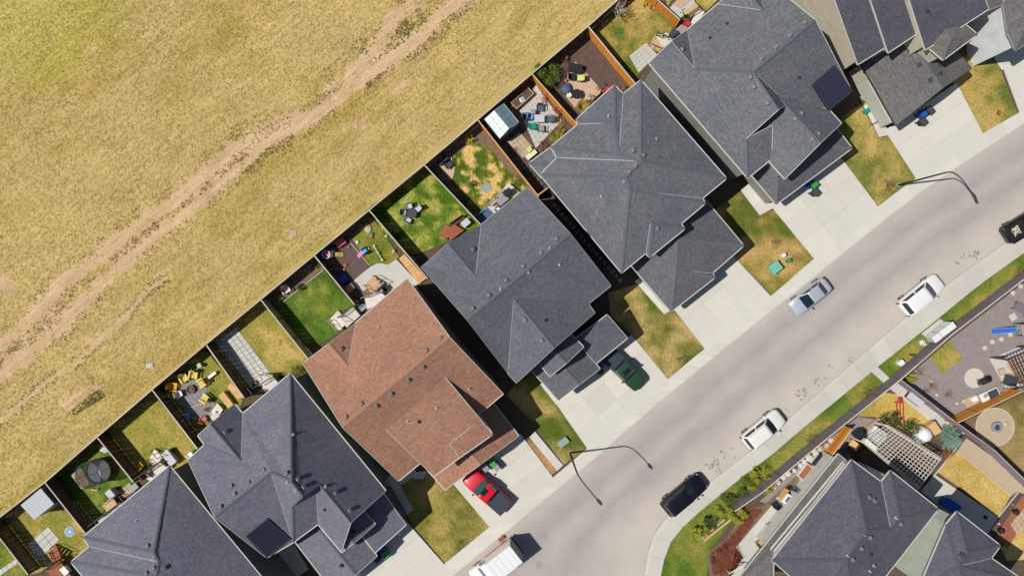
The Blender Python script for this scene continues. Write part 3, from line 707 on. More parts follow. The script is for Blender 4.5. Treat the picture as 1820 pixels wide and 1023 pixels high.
def lerp2(q, u, v): return (q[0]*(1-u)+q[1]*u)*(1-v)+(q[3]*(1-u)+q[2]*u)*v
def slabs(name, quad, nu, nv, mat, z=.108, gap=.005, parent=None, piece='slab', base=True, stag=0, kind='structure', jit=.003):
    q = [G(t) for t in quad.split()] if isinstance(quad, str) else quad
    par = struct(name, q, max(.012, z-.05), 'joint', kind, parent)
    lu = (q[1]-q[0]).length/nu; lv = (q[3]-q[0]).length/nv
    for j in range(nv):
        sh = (stag if j%2 else 0)
        for i in range(nu+(1 if sh else 0)):
            u0, u1 = max(0, (i-sh)/nu), min(1, (i+1-sh)/nu)
            gu, gv = gap/lu/nu, gap/lv/nv
            pts = [lerp2(q, u0+gu, j/nv+gv), lerp2(q, u1-gu, j/nv+gv), lerp2(q, u1-gu, (j+1)/nv-gv), lerp2(q, u0+gu, (j+1)/nv-gv)]
            m = MB().prism([(p.x, p.y) for p in pts], 0, z+RND.uniform(-jit, jit)); m.build(piece, mat, par)
    return par
slabs('driveway', 's1572,232 s1699,148 s1749,243 s1631,323', 2, 3, 'concrete'); slabs('driveway', 's1366,362 s1494,280 s1563,372 s1450,464', 3, 3, 'concrete')
slabs('driveway', 's1190,540 s1300,452 s1375,532 s1256,624', 3, 3, 'concrete'); slabs('driveway', 's980,705 s1122,594 s1191,678 s1047,801', 4, 3, 'concrete')
slabs('driveway', 's798,850 s925,770 s986,851 s875,941', 3, 3, 'concrete'); slabs('driveway', 's625,1000 s718,920 s796,1008 s694,1096', 2, 3, 'concrete')
def path(name, quad, n, mat='concrete', z=.09, nu=1): slabs(name, quad, nu, n, mat, z)
path('walkway', 's1526,172 s1545,172 s1582,240 s1562,244', 3); path('walkway', 's1738,55 s1752,40 s1800,118 s1780,125', 3); slabs('driveway', 's1752,40 s1850,-20 s1910,130 s1812,202', 2, 2, 'concrete')
path('walkway', 's1316,338 s1336,320 s1374,370 s1350,383', 3); path('walkway', 's1128,500 s1140,490 s1200,548 s1180,558', 3); path('walkway', 's960,682 s968,676 s996,712 s988,718', 2)
path('walkway', 's941,776 s951,766 s1001,826 s990,836', 4); path('walkway', 's700,810 s722,800 s742,842 s712,862', 2); path('walkway', 's676,842 s700,842 s735,905 s705,925', 3)
path('walkway', 's484,990 s520,960 s548,1010 s510,1040', 3); path('walkway', 's740,838 s760,835 s752,850 s735,850', 1)

# ------------------------------------------------------------------ lawns
def lawn(name, poly, lush, mid, dry, mixlow=.0, seed=0.0, dens=34, blades=True, size=.1, patch=.5, zz=.02, freq=.32):
    P = PL(poly) if isinstance(poly, str) else [G(p) for p in poly]
    A, B, D = L3(lush), L3(mid), L3(dry); E2 = [(p.x, p.y) for p in P]
    def cf(x, y):
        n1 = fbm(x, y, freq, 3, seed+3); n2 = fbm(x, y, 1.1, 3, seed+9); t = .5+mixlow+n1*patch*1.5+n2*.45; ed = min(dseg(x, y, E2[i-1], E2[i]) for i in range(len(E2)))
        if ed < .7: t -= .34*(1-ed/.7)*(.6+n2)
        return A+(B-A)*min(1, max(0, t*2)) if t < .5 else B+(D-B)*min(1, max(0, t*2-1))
    grid_sheet(name, P, zz, .35 if freq < 1 else .18, cf, 'lawn')
    if blades:
        R = random.Random(int(seed*10)+1); x0, x1 = min(p.x for p in P), max(p.x for p in P); y0, y1 = min(p.y for p in P), max(p.y for p in P); xs = []; cs = []
        pp = [(p.x, p.y) for p in P]
        for k in range(int((x1-x0)*(y1-y0)*dens)):
            x, y = R.uniform(x0, x1), R.uniform(y0, y1)
            if not inpoly(x, y, pp): continue
            c = cf(x, y)*R.choice((.5, .72, .95, 1.15, 1.4)); xs.append((x, y)); cs.append(c)
        tufts('lawn_grass', xs, cs, size, 3, .35, zz)
GREEN, LIME, OLIVE, STRAW, TAN, DEEP = (96,122,44), (138,144,62), (160,148,72), (196,172,104), (170,142,80), (74,98,36)
FL = dict(lush=(92,108,42), mid=(150,138,74), dry=(190,164,108), patch=.75)
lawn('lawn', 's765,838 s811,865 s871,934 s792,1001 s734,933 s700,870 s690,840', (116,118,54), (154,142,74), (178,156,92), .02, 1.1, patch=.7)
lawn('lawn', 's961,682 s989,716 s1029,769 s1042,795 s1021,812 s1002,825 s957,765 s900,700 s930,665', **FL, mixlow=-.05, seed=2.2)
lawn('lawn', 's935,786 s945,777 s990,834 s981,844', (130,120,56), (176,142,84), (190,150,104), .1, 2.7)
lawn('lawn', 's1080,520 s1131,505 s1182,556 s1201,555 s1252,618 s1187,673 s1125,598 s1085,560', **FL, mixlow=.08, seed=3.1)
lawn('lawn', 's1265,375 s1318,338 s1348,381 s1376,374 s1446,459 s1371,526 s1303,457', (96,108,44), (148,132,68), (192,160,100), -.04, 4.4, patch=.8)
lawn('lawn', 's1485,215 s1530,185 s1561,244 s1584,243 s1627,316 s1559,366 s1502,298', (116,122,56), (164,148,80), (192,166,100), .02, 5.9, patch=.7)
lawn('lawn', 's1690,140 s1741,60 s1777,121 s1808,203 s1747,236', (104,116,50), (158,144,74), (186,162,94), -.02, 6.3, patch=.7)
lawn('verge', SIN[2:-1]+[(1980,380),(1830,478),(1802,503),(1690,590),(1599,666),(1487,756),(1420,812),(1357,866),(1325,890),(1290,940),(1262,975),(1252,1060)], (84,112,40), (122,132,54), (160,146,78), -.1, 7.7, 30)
# ------------------------------------------------------------------ fences
for nm, c in dict(wood_brown=(98,74,58), wood_orange=(226,150,58), wood_cedar=(196,132,72), wood_grey=(168,156,154), wood_pale=(202,192,178), wood_dark=(122,112,120), wood_tan=(206,172,128),
                  wood_red=(164,98,72), wood_white=(226,218,206), wood_purple=(150,140,152), wood_ply=(222,178,122)).items():
    plain(nm, c, .8, .16, 3, .2, rand=.1)
def at(t, z=0.0):
    v = G(t, z); v.z = 0; return v
def fence(label, pts, h=1.92, boards='wood_brown', cap='wood_pale', post='wood_brown', style='v', dens=.15, group=None, name='fence', step=2.45):
    P = [at(p, h) for p in pts]; root = thing(name, label, 'fence', P[0], 0, group); WORLD.add(root.name)
    for a, b in zip(P[:-1], P[1:]):
        d = b-a; L = d.length; n = max(1, round(L/step)); pl = L/n; rz = math.atan2(d.y, d.x); d.normalize()
        me = None
        m = MB()
        if style == 'v':
            nb = max(2, int(pl/dens))
            for k in range(nb): m.box(((k+.5)*pl/nb, RND.choice((-.012, .012)), h/2), (pl/nb*.94, .022, h-.1+RND.uniform(-.015, .015)))
            for z in (.35, h-.35): m.box((pl/2, .045, z), (pl, .04, .09))
        else:
            nb = 6
            for k in range(nb): m.box((pl/2, RND.uniform(-.008, .008), .12+(k+.5)*(h-.2)/nb), (pl, .03, (h-.2)/nb*.74))
        for k in range(n):
            if me is None: o = m.build('panel', boards, root); me = o.data
            else: o = mk('panel', me, None, root)
            p = a+d*(pl*k); o.location = p; o.rotation_euler = (0, 0, rz)
            c = MB().box((pl/2, 0, h), (pl-.01, .11, .04)); c = c.build('cap_rail', cap, root); c.location = p; c.rotation_euler = (0, 0, rz)
        for k in range(n+1):
            o = MB().box((0, 0, h/2-.01), (.1, .1, h)).build('post', post, root); o.location = a+d*(pl*k); o.rotation_euler = (0, 0, rz)
    return root
fence('long back fence with pale top rail between the field and the yards', REAR, cap='wood_pale', step=2.5)
DIV = 'short divider fences between the back yards'
fence('brown board fence at the far left, left of the yard with the grey shed', ['s-18,933','A210,1012'], boards='wood_brown', group=DIV)
fence('brown board fence between the grey shed yard and the trampoline yard', ['s80,857','A637,702'], group=DIV)
fence('brown board fence between the trampoline yard and the plain olive lawn', ['s173,777','s237,856'], group=DIV)
fence('brown board fence between the olive lawn and the yellow chair yard', ['s271,693','s351,797'], group=DIV)
fence('brown board fence between the yellow chair yard and the pale paver patio', ['s367,613','s434,707'], group=DIV)
fence('board fence between the pale paver patio yard and the lush green lawn', ['s464,533','s547,637'], group=DIV, boards='wood_tan')
fence('board fence between the lush lawn and the toy-filled play yard', ['s558.5,454','s630,541'], group=DIV)
fence('board fence between the toy-filled play yard and the bright green lawn', ['s656.5,374','s760,495'], group=DIV)
fence('board fence between the bright green lawn and the patchy yellow lawn', ['s754,293','s855,400'], group=DIV)
fence('cedar fence between the patchy yellow lawn and the greenhouse yard', ['s850,214','s957,349'], boards='wood_cedar', cap='wood_ply', post='wood_cedar', group=DIV)
fence('cedar fence beside the greenhouse yard, flower baskets hanging on it', ['s946,132','s1026,222'], boards='wood_orange', cap='wood_ply', post='wood_cedar', group=DIV)
fence('bright orange cedar fence beside the bare brown yard', ['s1046,48','s1130,150'], boards='wood_orange', cap='wood_pale', post='wood_orange', group=DIV)
fence('bright orange cedar fence at the top edge beside the pink mat', ['s1128,-34','s1169,0','s1208,35'], boards='wood_orange', cap='wood_pale', post='wood_orange', group=DIV)
fence('short cedar side gate between the dark twin house and the stepped-roof house', ['a120,985','a200,925'], boards='wood_cedar', cap='wood_ply', post='wood_cedar', name='gate')
fence('dark slatted fence along the verge across the street', ['s1900,437','s1802,510','s1690,596','s1601,674','s1487,765','s1420,820','s1357,873','s1306,908'], boards='wood_dark', cap='wood_pale', post='wood_dark', style='h')
fence('purple-grey board fence running back from the verge between two yards', ['s1601.5,675','s1695,747','s1768,800','s1850,880'], boards='wood_purple', cap='wood_grey', post='wood_grey')
fence('orange horizontal-board fence behind the white patio daybed', ['N612,778','N1205,488'], boards='wood_orange', cap='wood_ply', post='wood_cedar', style='h')
# ------------------------------------------------------------------ furniture and garden builders
for nm, c in dict(yellow=(240,214,110), amber=(238,178,40), red=(206,52,60), redsoft=(206,104,98), blue=(36,84,190), sky=(96,170,226), teal=(0,150,134), green=(60,150,80), pink=(240,130,190), white=(236,236,236),
                  black=(38,38,42), charcoal=(70,72,78), grey=(150,152,156), lightgrey=(196,200,206), slateblue=(84,98,118), brown=(122,84,60), tancloth=(206,184,150), maroon=(104,40,58), lime=(206,220,130), cream=(238,228,200), rust=(178,88,52), mintgrey=(150,166,160)).items():
    plain(nm, c, .6, .07, 3)
def chair(label, p, face, frame='charcoal', seat=None, z=0, group=None, s=1.0, name='patio_chair'):
    t = thing(name, label, 'chair', at(p, z+.5)+Vector((0,0,z)), face, group); seat = seat or frame
    b = MB().box((0, 0, .42), (.52*s, .54*s, .07)).build('seat', seat, t, bevel=.02)
    MB().box((-.27*s, 0, .7), (.06, .52*s, .55), 0, ('Y', -.25)).build('backrest', seat, t, bevel=.02)
    for sx in (-1, 1):
        for sy in (-1, 1): MB().box((sx*.22*s, sy*.25*s, .2), (.04, .04, .4)).build('leg', frame, t)
    for sy in (-1, 1): MB().box((0, sy*.3*s, .62), (.5*s, .06, .035)).build('armrest', frame, t)
    return t
def adirondack(label, p, face, mat='yellow', z=0, group=None):
    t = thing('adirondack_chair', label, 'chair', at(p, z+.5)+Vector((0,0,z)), face, group)
    for k in range(4): MB().box((.22-k*.14, 0, .4-k*.04), (.12, .54, .03), 0, ('Y', .18)).build('seat_slat', mat, t)
    for k in range(5): MB().box((-.38, (k-2)*.115, .68), (.03, .1, .72-abs(k-2)*.06), 0, ('Y', -.38)).build('back_slat', mat, t)
    for sy in (-1, 1):
        MB().box((-.02, sy*.37, .56), (.72, .14, .03)).build('armrest', mat, t); MB().box((.27, sy*.33, .28), (.09, .03, .56)).build('leg', mat, t); MB().box((-.2, sy*.31, .3), (.75, .03, .1), 0, ('Y', .22)).build('side_rail', mat, t)
    return t
def table(label, p, face, w, d=None, h=.72, top='grey', leg='charcoal', z=0):
    t = thing('table', label, 'table', at(p, z+h)+Vector((0,0,z)), face)
    if d is None: MB().cyl((0,0,h-.04), w/2, .04, 20).build('table_top', top, t); MB().cyl((0,0,0), .06, h-.04, 8).build('pedestal', leg, t); MB().cyl((0,0,0), w*.25, .03, 12).build('base', leg, t)
    else:
        MB().box((0,0,h-.02), (w, d, .04)).build('table_top', top, t, bevel=.01)
        for sx in (-1,1):
            for sy in (-1,1): MB().box((sx*(w/2-.06), sy*(d/2-.06), (h-.04)/2), (.05,.05,h-.04)).build('leg', leg, t)
    return t
def crate(name, label, cat, p, face, size, mat, lid=None, z=0, bevel=.03, group=None):
    t = thing(name, label, cat, at(p, z+size[2])+Vector((0,0,z)), face, group)
    MB().box((0,0,size[2]*.45), (size[0], size[1], size[2]*.9)).build('body', mat, t, bevel=bevel)
    MB().box((0,0,size[2]*.95), (size[0]+.06, size[1]+.06, size[2]*.1)).build('lid', lid or mat, t, bevel=bevel)
    return t
def planter(name, label, cat, p, face, L, Wd, h, mat, fill='soil'):
    t = thing(name, label, cat, at(p, h), face)
    for sy in (-1,1): MB().box((0, sy*(Wd/2-.03), h/2), (L, .06, h)).build('side_board', mat, t)
    for sx in (-1,1): MB().box((sx*(L/2-.03), 0, h/2), (.06, Wd-.12, h)).build('end_board', mat, t)
    MB().box((0,0,h*.42), (L-.12, Wd-.12, h*.84)).build('fill', fill, t); return t
def wheelie(label, p, face, mat, lid=None):
    t = thing('wheeled_bin', label, 'bin', at(p, 1.0), face, 'wheeled bins beside the garages')
    m = MB(); m.add([(-.24,-.24,.06),(.24,-.24,.06),(.24,.24,.06),(-.24,.24,.06),(-.32,-.29,.95),(.3,-.29,.95),(.3,.29,.95),(-.32,.29,.95)], [(3,2,1,0),(4,5,6,7),(0,1,5,4),(1,2,6,5),(2,3,7,6),(3,0,4,7)])
    m.build('body', mat, t, bevel=.03)
    MB().add([(-.36,-.32,.96),(.34,-.32,.96),(.34,.32,.96),(-.36,.32,.96),(-.36,-.3,1.02),(.3,-.27,1.08),(.3,.27,1.08),(-.36,.3,1.02)], [(3,2,1,0),(4,5,6,7),(0,1,5,4),(1,2,6,5),(2,3,7,6),(3,0,4,7)]).build('lid', lid or mat, t, bevel=.02)
    MB().bar((-.4,-.22,.98), (-.4,.22,.98), .04).build('handle', 'black', t)
    for sy in (-1,1): MB().tube([(-.26, sy*.27, .12), (-.26, sy*.32, .12)], .12, 12).build('wheel', 'black', t)
    return t
def deck(label, quad, z, mat='wood_tan', rail=(), railmat='charcoal', name='deck'):
    q = [G(t, z) for t in quad.split()]; c = sum(q, Vector())/len(q); root = thing(name, label, 'deck', (c.x, c.y, 0)); WORLD.add(root.name)
    if area2(q) < 0: q = q[::-1]
    a, b, c2, d = q; n = max(3, int((d-a).length/.15))
    m = MB()
    for k in range(n):
        p0, p1 = a.lerp(d, (k+.04)/n), b.lerp(c2, (k+.04)/n); p2, p3 = b.lerp(c2, (k+.96)/n), a.lerp(d, (k+.96)/n)
        m.prism([(p.x, p.y) for p in (p0, p1, p2, p3)], z-.04, z+RND.uniform(-.003, .003))
    m.build('deck_boards', mat, root, kind='stuff')
    for i in range(4):
        u, v = q[i], q[(i+1)%4]; MB().bar(u+Vector((0,0,-.14)), v+Vector((0,0,-.14)), .05, .2).build('rim_board', mat, root)
        w = u.lerp((a+c2)/2, .06); MB().box((w.x, w.y, z/2-.02), (.12, .12, z-.05)).build('post', mat, root)
    for r in rail:
        u, v = [G(t, z) for t in r.split()]; L = (v-u).length; k = max(1, round(L/1.3))
        MB().bar(u+Vector((0,0,1)), v+Vector((0,0,1)), .06, .05).build('handrail', railmat, root); MB().bar(u+Vector((0,0,.12)), v+Vector((0,0,.12)), .04, .04).build('bottom_rail', railmat, root)
        for s in range(k+1): p = u.lerp(v, s/k); MB().box((p.x, p.y, z+.5), (.06,.06,1)).build('rail_post', railmat, root)
        mm = MB(); kk = int(L/.12)
        for s in range(1, kk): p = u.lerp(v, s/kk); mm.box((p.x, p.y, z+.55), (.016,.016,.85))
        mm.build('balusters', railmat, root, kind='stuff')
    return root
def stairs(label, top, bottom, w, z, n, mat='wood_tan', rail=True, railmat='charcoal'):
    a, b = G(top, z), G(bottom, 0); root = thing('stairs', label, 'stairs', (b.x, b.y, 0)); WORLD.add(root.name)
    d = Vector((b.x-a.x, b.y-a.y, 0)); L = d.length; d.normalize(); u = Vector((-d.y, d.x, 0)); rz = math.atan2(d.y, d.x)
    for k in range(n):
        p = a+d*(L*(k+.5)/n); MB().box((p.x, p.y, z*(1-(k+.5)/n)), (L/n*.92, w, .05), rz).build('tread', mat, root)
    for s in (-1, 1):
        p, q = a+u*s*(w/2+.02)+Vector((0,0,-.12)), b+u*s*(w/2+.02)+Vector((0,0,.06)); MB().bar(p, q, .05, .24).build('stringer', mat, root)
        if rail:
            MB().bar(p+Vector((0,0,1)), q+Vector((0,0,.95)), .05).build('handrail', railmat, root)
            for f in (.05, .5, .95): r = p.lerp(q, f); MB().box((r.x, r.y, r.z+.5), (.05,.05,.95)).build('rail_post', railmat, root)
    return root
# ------------------------------------------------------------------ plants
def leafmat(name, c1, c2):
    t = NT(name); g = t.noise(3.5, 3); oi = t.noise(22, 2)
    col = t.mix(.55, t.ramp(g, [(.3, RGB(*c1)), (.7, RGB(*c2))]), t.ramp(oi, [(.3, RGB(*c1)), (.7, RGB(*c2))])); t.l(col, t.p.inputs['Base Color'])
    t.p.inputs['Roughness'].default_value = .7; t.p.inputs['Specular IOR Level'].default_value = .15
leafmat('leaf_green', (84,104,34), (132,142,56)); leafmat('leaf_lime', (140,148,40), (196,190,70)); leafmat('leaf_deep', (60,82,36), (96,116,52)); leafmat('leaf_red', (116,62,48), (160,92,64))
leafmat('leaf_spruce', (104,134,118), (152,176,160)); leafmat('leaf_straw', (168,136,66), (206,180,104)); leafmat('leaf_brown', (134,94,66), (176,132,96)); leafmat('leaf_yellow', (190,186,30), (232,226,60)); leafmat('leaf_plum', (98,64,66), (138,96,92)); leafmat('leaf_rust', (160,84,40), (206,124,70))
plain('bark', (112,92,78), .9, .2, 6); plain('bark_pale', (206,192,174), .85, .12, 6); plain('bark_red', (146,98,80), .9, .2, 6); plain('bark_grey', (136,122,108), .9, .2, 6)
def leaves(n, r, h, z0, size, seed, clumps=9, hollow=.1):
    R = random.Random(seed); V = []; F = []; cl = []
    for k in range(clumps):
        a = R.uniform(0, 6.283); q = math.sqrt(R.random())*.72; cl.append((math.cos(a)*q*r*1.15, math.sin(a)*q*r*1.15, z0+R.uniform(.2, .9)*h, R.uniform(.16, .5)))
    for k in range(n):
        cx, cy, cz, cr = R.choice(cl); v = Vector((R.gauss(0,1), R.gauss(0,1), R.gauss(0,1))).normalized()*(R.uniform(hollow, 1)**.6)
        p = Vector((cx+v.x*r*cr, cy+v.y*r*cr, max(z0+.02, cz+v.z*h*cr*.9)))
        u = Vector((R.gauss(0,1), R.gauss(0,1), R.gauss(0,.6))).normalized(); w = u.cross(Vector((R.gauss(0,1), R.gauss(0,1), R.gauss(0,1)))).normalized(); s = size*R.uniform(.6, 1.4); i = len(V)
        V += [tuple(p-u*s), tuple(p+w*s*.5), tuple(p+u*s), tuple(p-w*s*.5)]; F.append((i, i+1, i+2, i+3))
    return V, F
SEED = [100]
def bush(label, p, r, h, mat, n=700, size=.07, cat='bush', name='bush', group=None, bark='bark', clumps=9):
    SEED[0] += 1; t = thing(name, label, cat, at(p, h*.5), 0, group); m = MB(); R = random.Random(SEED[0])
    for k in range(9):
        a = R.uniform(0, 6.283); q = r*R.uniform(.3, .75); e = Vector((math.cos(a)*q, math.sin(a)*q, h*R.uniform(.5, .9)))
        m.tube([(0,0,0), e*.5+Vector((R.uniform(-.05,.05), R.uniform(-.05,.05), .1*h)), e], .022, 5, .006)
    m.build('branches', bark, t, kind='stuff')
    V, F = leaves(n, r, h, .03, size, SEED[0], clumps+5); f = MB(); f.v = V; f.f = F; f.build('foliage', mat, t, kind='stuff'); return t
def bare(label, p, r, h, mat='bark', n=8, cat='shrub', name='bare_shrub', group=None, depth=3, thick=.03, up=.35, trunk=0, twig=None, nleaf=260):
    SEED[0] += 1; t = thing(name, label, cat, at(p, 0), 0, group); m = MB(); R = random.Random(SEED[0]); base = Vector((0,0,trunk))
    if trunk: MB().tube([(0,0,0), (R.uniform(-.05,.05), R.uniform(-.05,.05), trunk*.6), (0,0,trunk+.1)], thick*2.2, 7, thick*1.4).build('trunk', mat, t)
    def grow(p0, d, L, th, k):
        p1 = p0+d*L*.5+Vector((R.uniform(-1,1), R.uniform(-1,1), R.uniform(-.3,.6)))*L*.09; p2 = p0+d*L
        m.tube([p0, p1, p2], th, 5 if k == depth else 4, th*.5)
        if k <= 0: return
        for j in range(R.choice((2,3,3))):
            f = R.uniform(.35, .95); d2 = (d+Vector((R.gauss(0,.55), R.gauss(0,.55), R.gauss(.05,.4)))).normalized()
            grow(p0+d*L*f, d2, L*R.uniform(.45, .7), th*.55, k-1)
    for j in range(n):
        a = 6.283*j/n+R.uniform(-.3,.3); d = Vector((math.cos(a)*R.uniform(.5,1), math.sin(a)*R.uniform(.5,1), R.uniform(up, up*3+.4))).normalized()
        grow(base, d, max(r, (h-trunk)*.7)*R.uniform(.55, .8), thick, depth-1)
    m.build('branches', mat, t, kind='stuff')
    if twig:
        V, F = leaves(nleaf, r, h-trunk, trunk, .045 if nleaf < 300 else .075, SEED[0], 12, .1); f = MB(); f.v = V; f.f = F; f.build('foliage', twig, t, kind='stuff')
    return t
def spruce(label, p, r, h):
    t = thing('spruce_tree', label, 'tree', at(p, 0)); MB().tube([(0,0,0),(0,0,h)], .1, 7, .02).build('trunk', 'bark', t); f = MB(); R = random.Random(4)
    for L in range(13):
        z = .25+(h-.35)*L/13; rr = r*(1-L/13.5)
        for k in range(15-L//2):
            a = R.uniform(0, 6.283); d = Vector((math.cos(a), math.sin(a), .12)); u = Vector((-d.y, d.x, 0)); ln = rr*R.uniform(.8, 1.12)
            for q in range(9):
                s = (q+1)/9; p0 = d*ln*s+Vector((0,0,z-.12*s*s*ln))
                for sg in (-1, 1):
                    w = (1.15-s)*.34*rr+.05; i = p0+u*sg*w+d*.09+Vector((0,0,R.uniform(-.04,.03))); f.add([p0-d*.05, p0+d*.06+Vector((0,0,.02)), i], [(0,1,2)])
    f.build('crown', 'leaf_spruce', t, kind='stuff'); return t
def reeds(label, p, r, h, mat, n=160, cat='grass clump', name='ornamental_grass', group=None):
    SEED[0] += 1; R = random.Random(SEED[0]); t = MB()
    for k in range(n):
        a = R.uniform(0, 6.283); q = r*.35*R.random(); b = Vector((math.cos(a)*q, math.sin(a)*q, 0)); e = Vector((math.cos(a)*r*R.uniform(.5,1), math.sin(a)*r*R.uniform(.5,1), h*R.uniform(.5,1))); u = Vector((-math.sin(a), math.cos(a), 0))*.012
        t.add([b-u, b+u, (b+e)/2+u+Vector((0,0,h*.25)), (b+e)/2-u+Vector((0,0,h*.25)), e], [(0,1,2,3),(3,2,4)])
    o = t.build(name, mat); o.location = at(p, h*.4); return tag(o, label, cat, group)
# ------------------------------------------------------------------ vehicles
def paint(name, c, metal=0):
    t = NT(name); t.p.inputs['Base Color'].default_value = RGB(*c); t.p.inputs['Roughness'].default_value = .32; t.p.inputs['Coat Weight'].default_value = .7; t.p.inputs['Coat Roughness'].default_value = .05; t.p.inputs['Metallic'].default_value = metal
    n = t.noise(30, 2); t.l(t.ramp(n, [(.3, (.26,)*3), (.7, (.42,)*3)]), t.p.inputs['Roughness'])
paint('paint_silver', (196,202,214), .3); paint('paint_white', (240,240,240)); paint('paint_black', (16,18,32)); paint('paint_green', (42,74,50)); paint('paint_red', (214,22,46)); paint('paint_white2', (236,236,232))
plain('rubber_tyre', (34,34,36), .85, .1); plain('rim', (176,178,182), .35, .05, metal=.6); plain('car_glass', (24,38,48), .06, .03, spec=.7); plain('car_glass_green', (52,96,88), .06, .03, spec=.7); plain('lamp_white', (236,238,240), .2, .03); plain('lamp_red', (170,20,24), .3, .03); plain('tonneau', (58,64,78), .7, .06)
def loft(m, secs):
    n = len(secs[0]); vs = [v for s in secs for v in s]; fs = []
    for i in range(len(secs)-1):
        for k in range(n-1): fs.append((i*n+k, (i+1)*n+k, (i+1)*n+k+1, i*n+k+1))
    fs += [tuple(range(n)), tuple((len(secs)-1)*n+k for k in range(n))[::-1]]
    return m.add(vs, fs)
def vehicle(name, label, p, head, L, Wd, kind, mat, cat, sunroof=False, rails=False, bed=None, glass='car_glass', zref=.7):
    t = thing(name, label, cat, at(p, zref), head, 'cars and trucks parked on the street and drives')
    hw = Wd/2
    K = dict(sedan=dict(h=1.44, belt=.9, hood=.86, deck=.95, ws=(.235,.05), rs=(-.4,-.3), we=-.14), suv=dict(h=1.7, belt=1.06, hood=1.04, deck=1.06, ws=(.235,.075), rs=(-.47,-.41), we=0), pickup=dict(h=1.82, belt=1.15, hood=1.12, deck=1.1, ws=(.22,.1), rs=(-.12,-.1), we=0))[kind]
    secs = []; N = 22; g = .24
    for i in range(N+1):
        x = L*(i/N-.5); f = abs(2*i/N-1); ff = 2*i/N-1
        w = hw*(1-(.06 if kind == 'pickup' else .15)*max(0, (f-.58)/.42)**2)*(1-.16*max(0, (f-.9)/.1)**2)
        if kind != 'pickup' and ff < -.8: w *= .985
        fr = x/L
        if fr > K['ws'][0]: top = K['belt']+(K['hood']-.2-K['belt'])*((fr-K['ws'][0])/(.5-K['ws'][0]))**1.6
        elif fr < K['rs'][0]: top = K['deck']-.05*((K['rs'][0]-fr)/(.5+K['rs'][0]+1e-3))
        else: top = K['belt']
        lo = g+.1*max(0, (f-.85)/.15)
        half = [(w*.86, lo), (w*.985, lo+.12), (w, (lo+top)*.5), (w*.985, top-.14), (w*.94, top-.04), (w*.8, top), (w*.4, top+.02)]
        secs.append([Vector((x, y, z)) for y, z in half]+[Vector((x, -y, z)) for y, z in half[::-1]])
    body = loft(MB(), secs).build('body', mat, t, smooth=True)
    # cabin: pillars and roof in body colour with glass set proud
    xb1, xt1 = K['ws'][0]*L, K['ws'][1]*L; xb0, xt0 = K['rs'][0]*L, K['rs'][1]*L
    if kind == 'sedan': xb0, xt0 = -.385*L, -.24*L
    zb, zt = K['belt']-.05, K['h']; wb, wt = hw*.9, hw*.7
    if kind == 'suv': wt = hw*.76
    if kind == 'pickup': wt = hw*.78
    B = [Vector((xb1, wb, zb)), Vector((xb1, -wb, zb)), Vector((xb0, -wb, zb)), Vector((xb0, wb, zb))]; T = [Vector((xt1, wt, zt-.05)), Vector((xt1, -wt, zt-.05)), Vector((xt0, -wt, zt-.05)), Vector((xt0, wt, zt-.05))]
    m = MB(); m.add(B+T, [(3,2,1,0),(4,5,6,7),(0,1,5,4),(1,2,6,5),(2,3,7,6),(3,0,4,7)]); cab = m.build('cabin', mat, t, bevel=.05, seg=3)
    ctr = (B[0]+B[2]+T[0]+T[2])/4
    def pane(nm, q, iu, iv0, iv1, curve=0):
        n = (q[1]-q[0]).cross(q[3]-q[0]).normalized(); c = sum(q, Vector())/4
        if n.dot(c-ctr) < 0: n = -n
        mm = MB(); S = 8; vs = []
        for k in range(S+1):
            u = iu+(1-2*iu)*k/S; bow = n*(.012+curve*(1-(2*u-1)**2))
            vs += [q[0].lerp(q[1], u).lerp(q[3].lerp(q[2], u), iv0)+bow, q[0].lerp(q[1], u).lerp(q[3].lerp(q[2], u), iv1)+bow]
        o = mm.add(vs, [(2*k, 2*k+2, 2*k+3, 2*k+1) for k in range(S)]).build(nm, glass, t, smooth=True)
        if sum((p.normal.dot(n) for p in o.data.polygons)) < 0: o.data.flip_normals()
        return o
    pane('windshield', [B[0], B[1], T[1], T[0]], .05, .03, .98, .06); pane('rear_window', [B[2], B[3], T[3], T[2]], .08, .14, .95, .03)
    for a, b, nm in ((1, 2, 'side_window'), (3, 0, 'side_window')):
        q = [B[a], B[b], T[b], T[a]]
        pane(nm, [q[0].lerp(q[1], .04), q[0].lerp(q[1], .5), q[3].lerp(q[2], .5), q[3].lerp(q[2], .04)], .03, .2, .9); pane(nm, [q[0].lerp(q[1], .54), q[0].lerp(q[1], .97), q[3].lerp(q[2], .96), q[3].lerp(q[2], .54)], .03, .2, .9)
    S = []
    for i in range(9):
        x = xt0+(xt1-xt0)*(i/8*1.04-.02); S.append([Vector((x, wt*1.02*math.cos(a), zt-.06+.075*math.sin(a)*(1-.35*(2*i/8-1)**4))) for a in [math.pi*k/10 for k in range(11)]])
    loft(MB(), S).build('roof', mat, t, smooth=True)
    if sunroof: MB().box(((xt0+xt1)/2+.12*L*.5, 0, zt+.012), (.5, .8, .02)).build('sunroof', 'car_glass', t, bevel=.04)
    if rails:
        for sy in (-1,1): MB().tube([(xt0+.1, sy*wt*.9, zt), (xt0+.2, sy*wt*.92, zt+.06), (xt1-.2, sy*wt*.92, zt+.06), (xt1-.1, sy*wt*.9, zt)], .018, 6).build('roof_rail', 'charcoal', t)
    MB().tube([(xt0+.25, 0, zt), (xt0+.2, 0, zt+.1)], .02, 6).build('antenna', 'black', t)
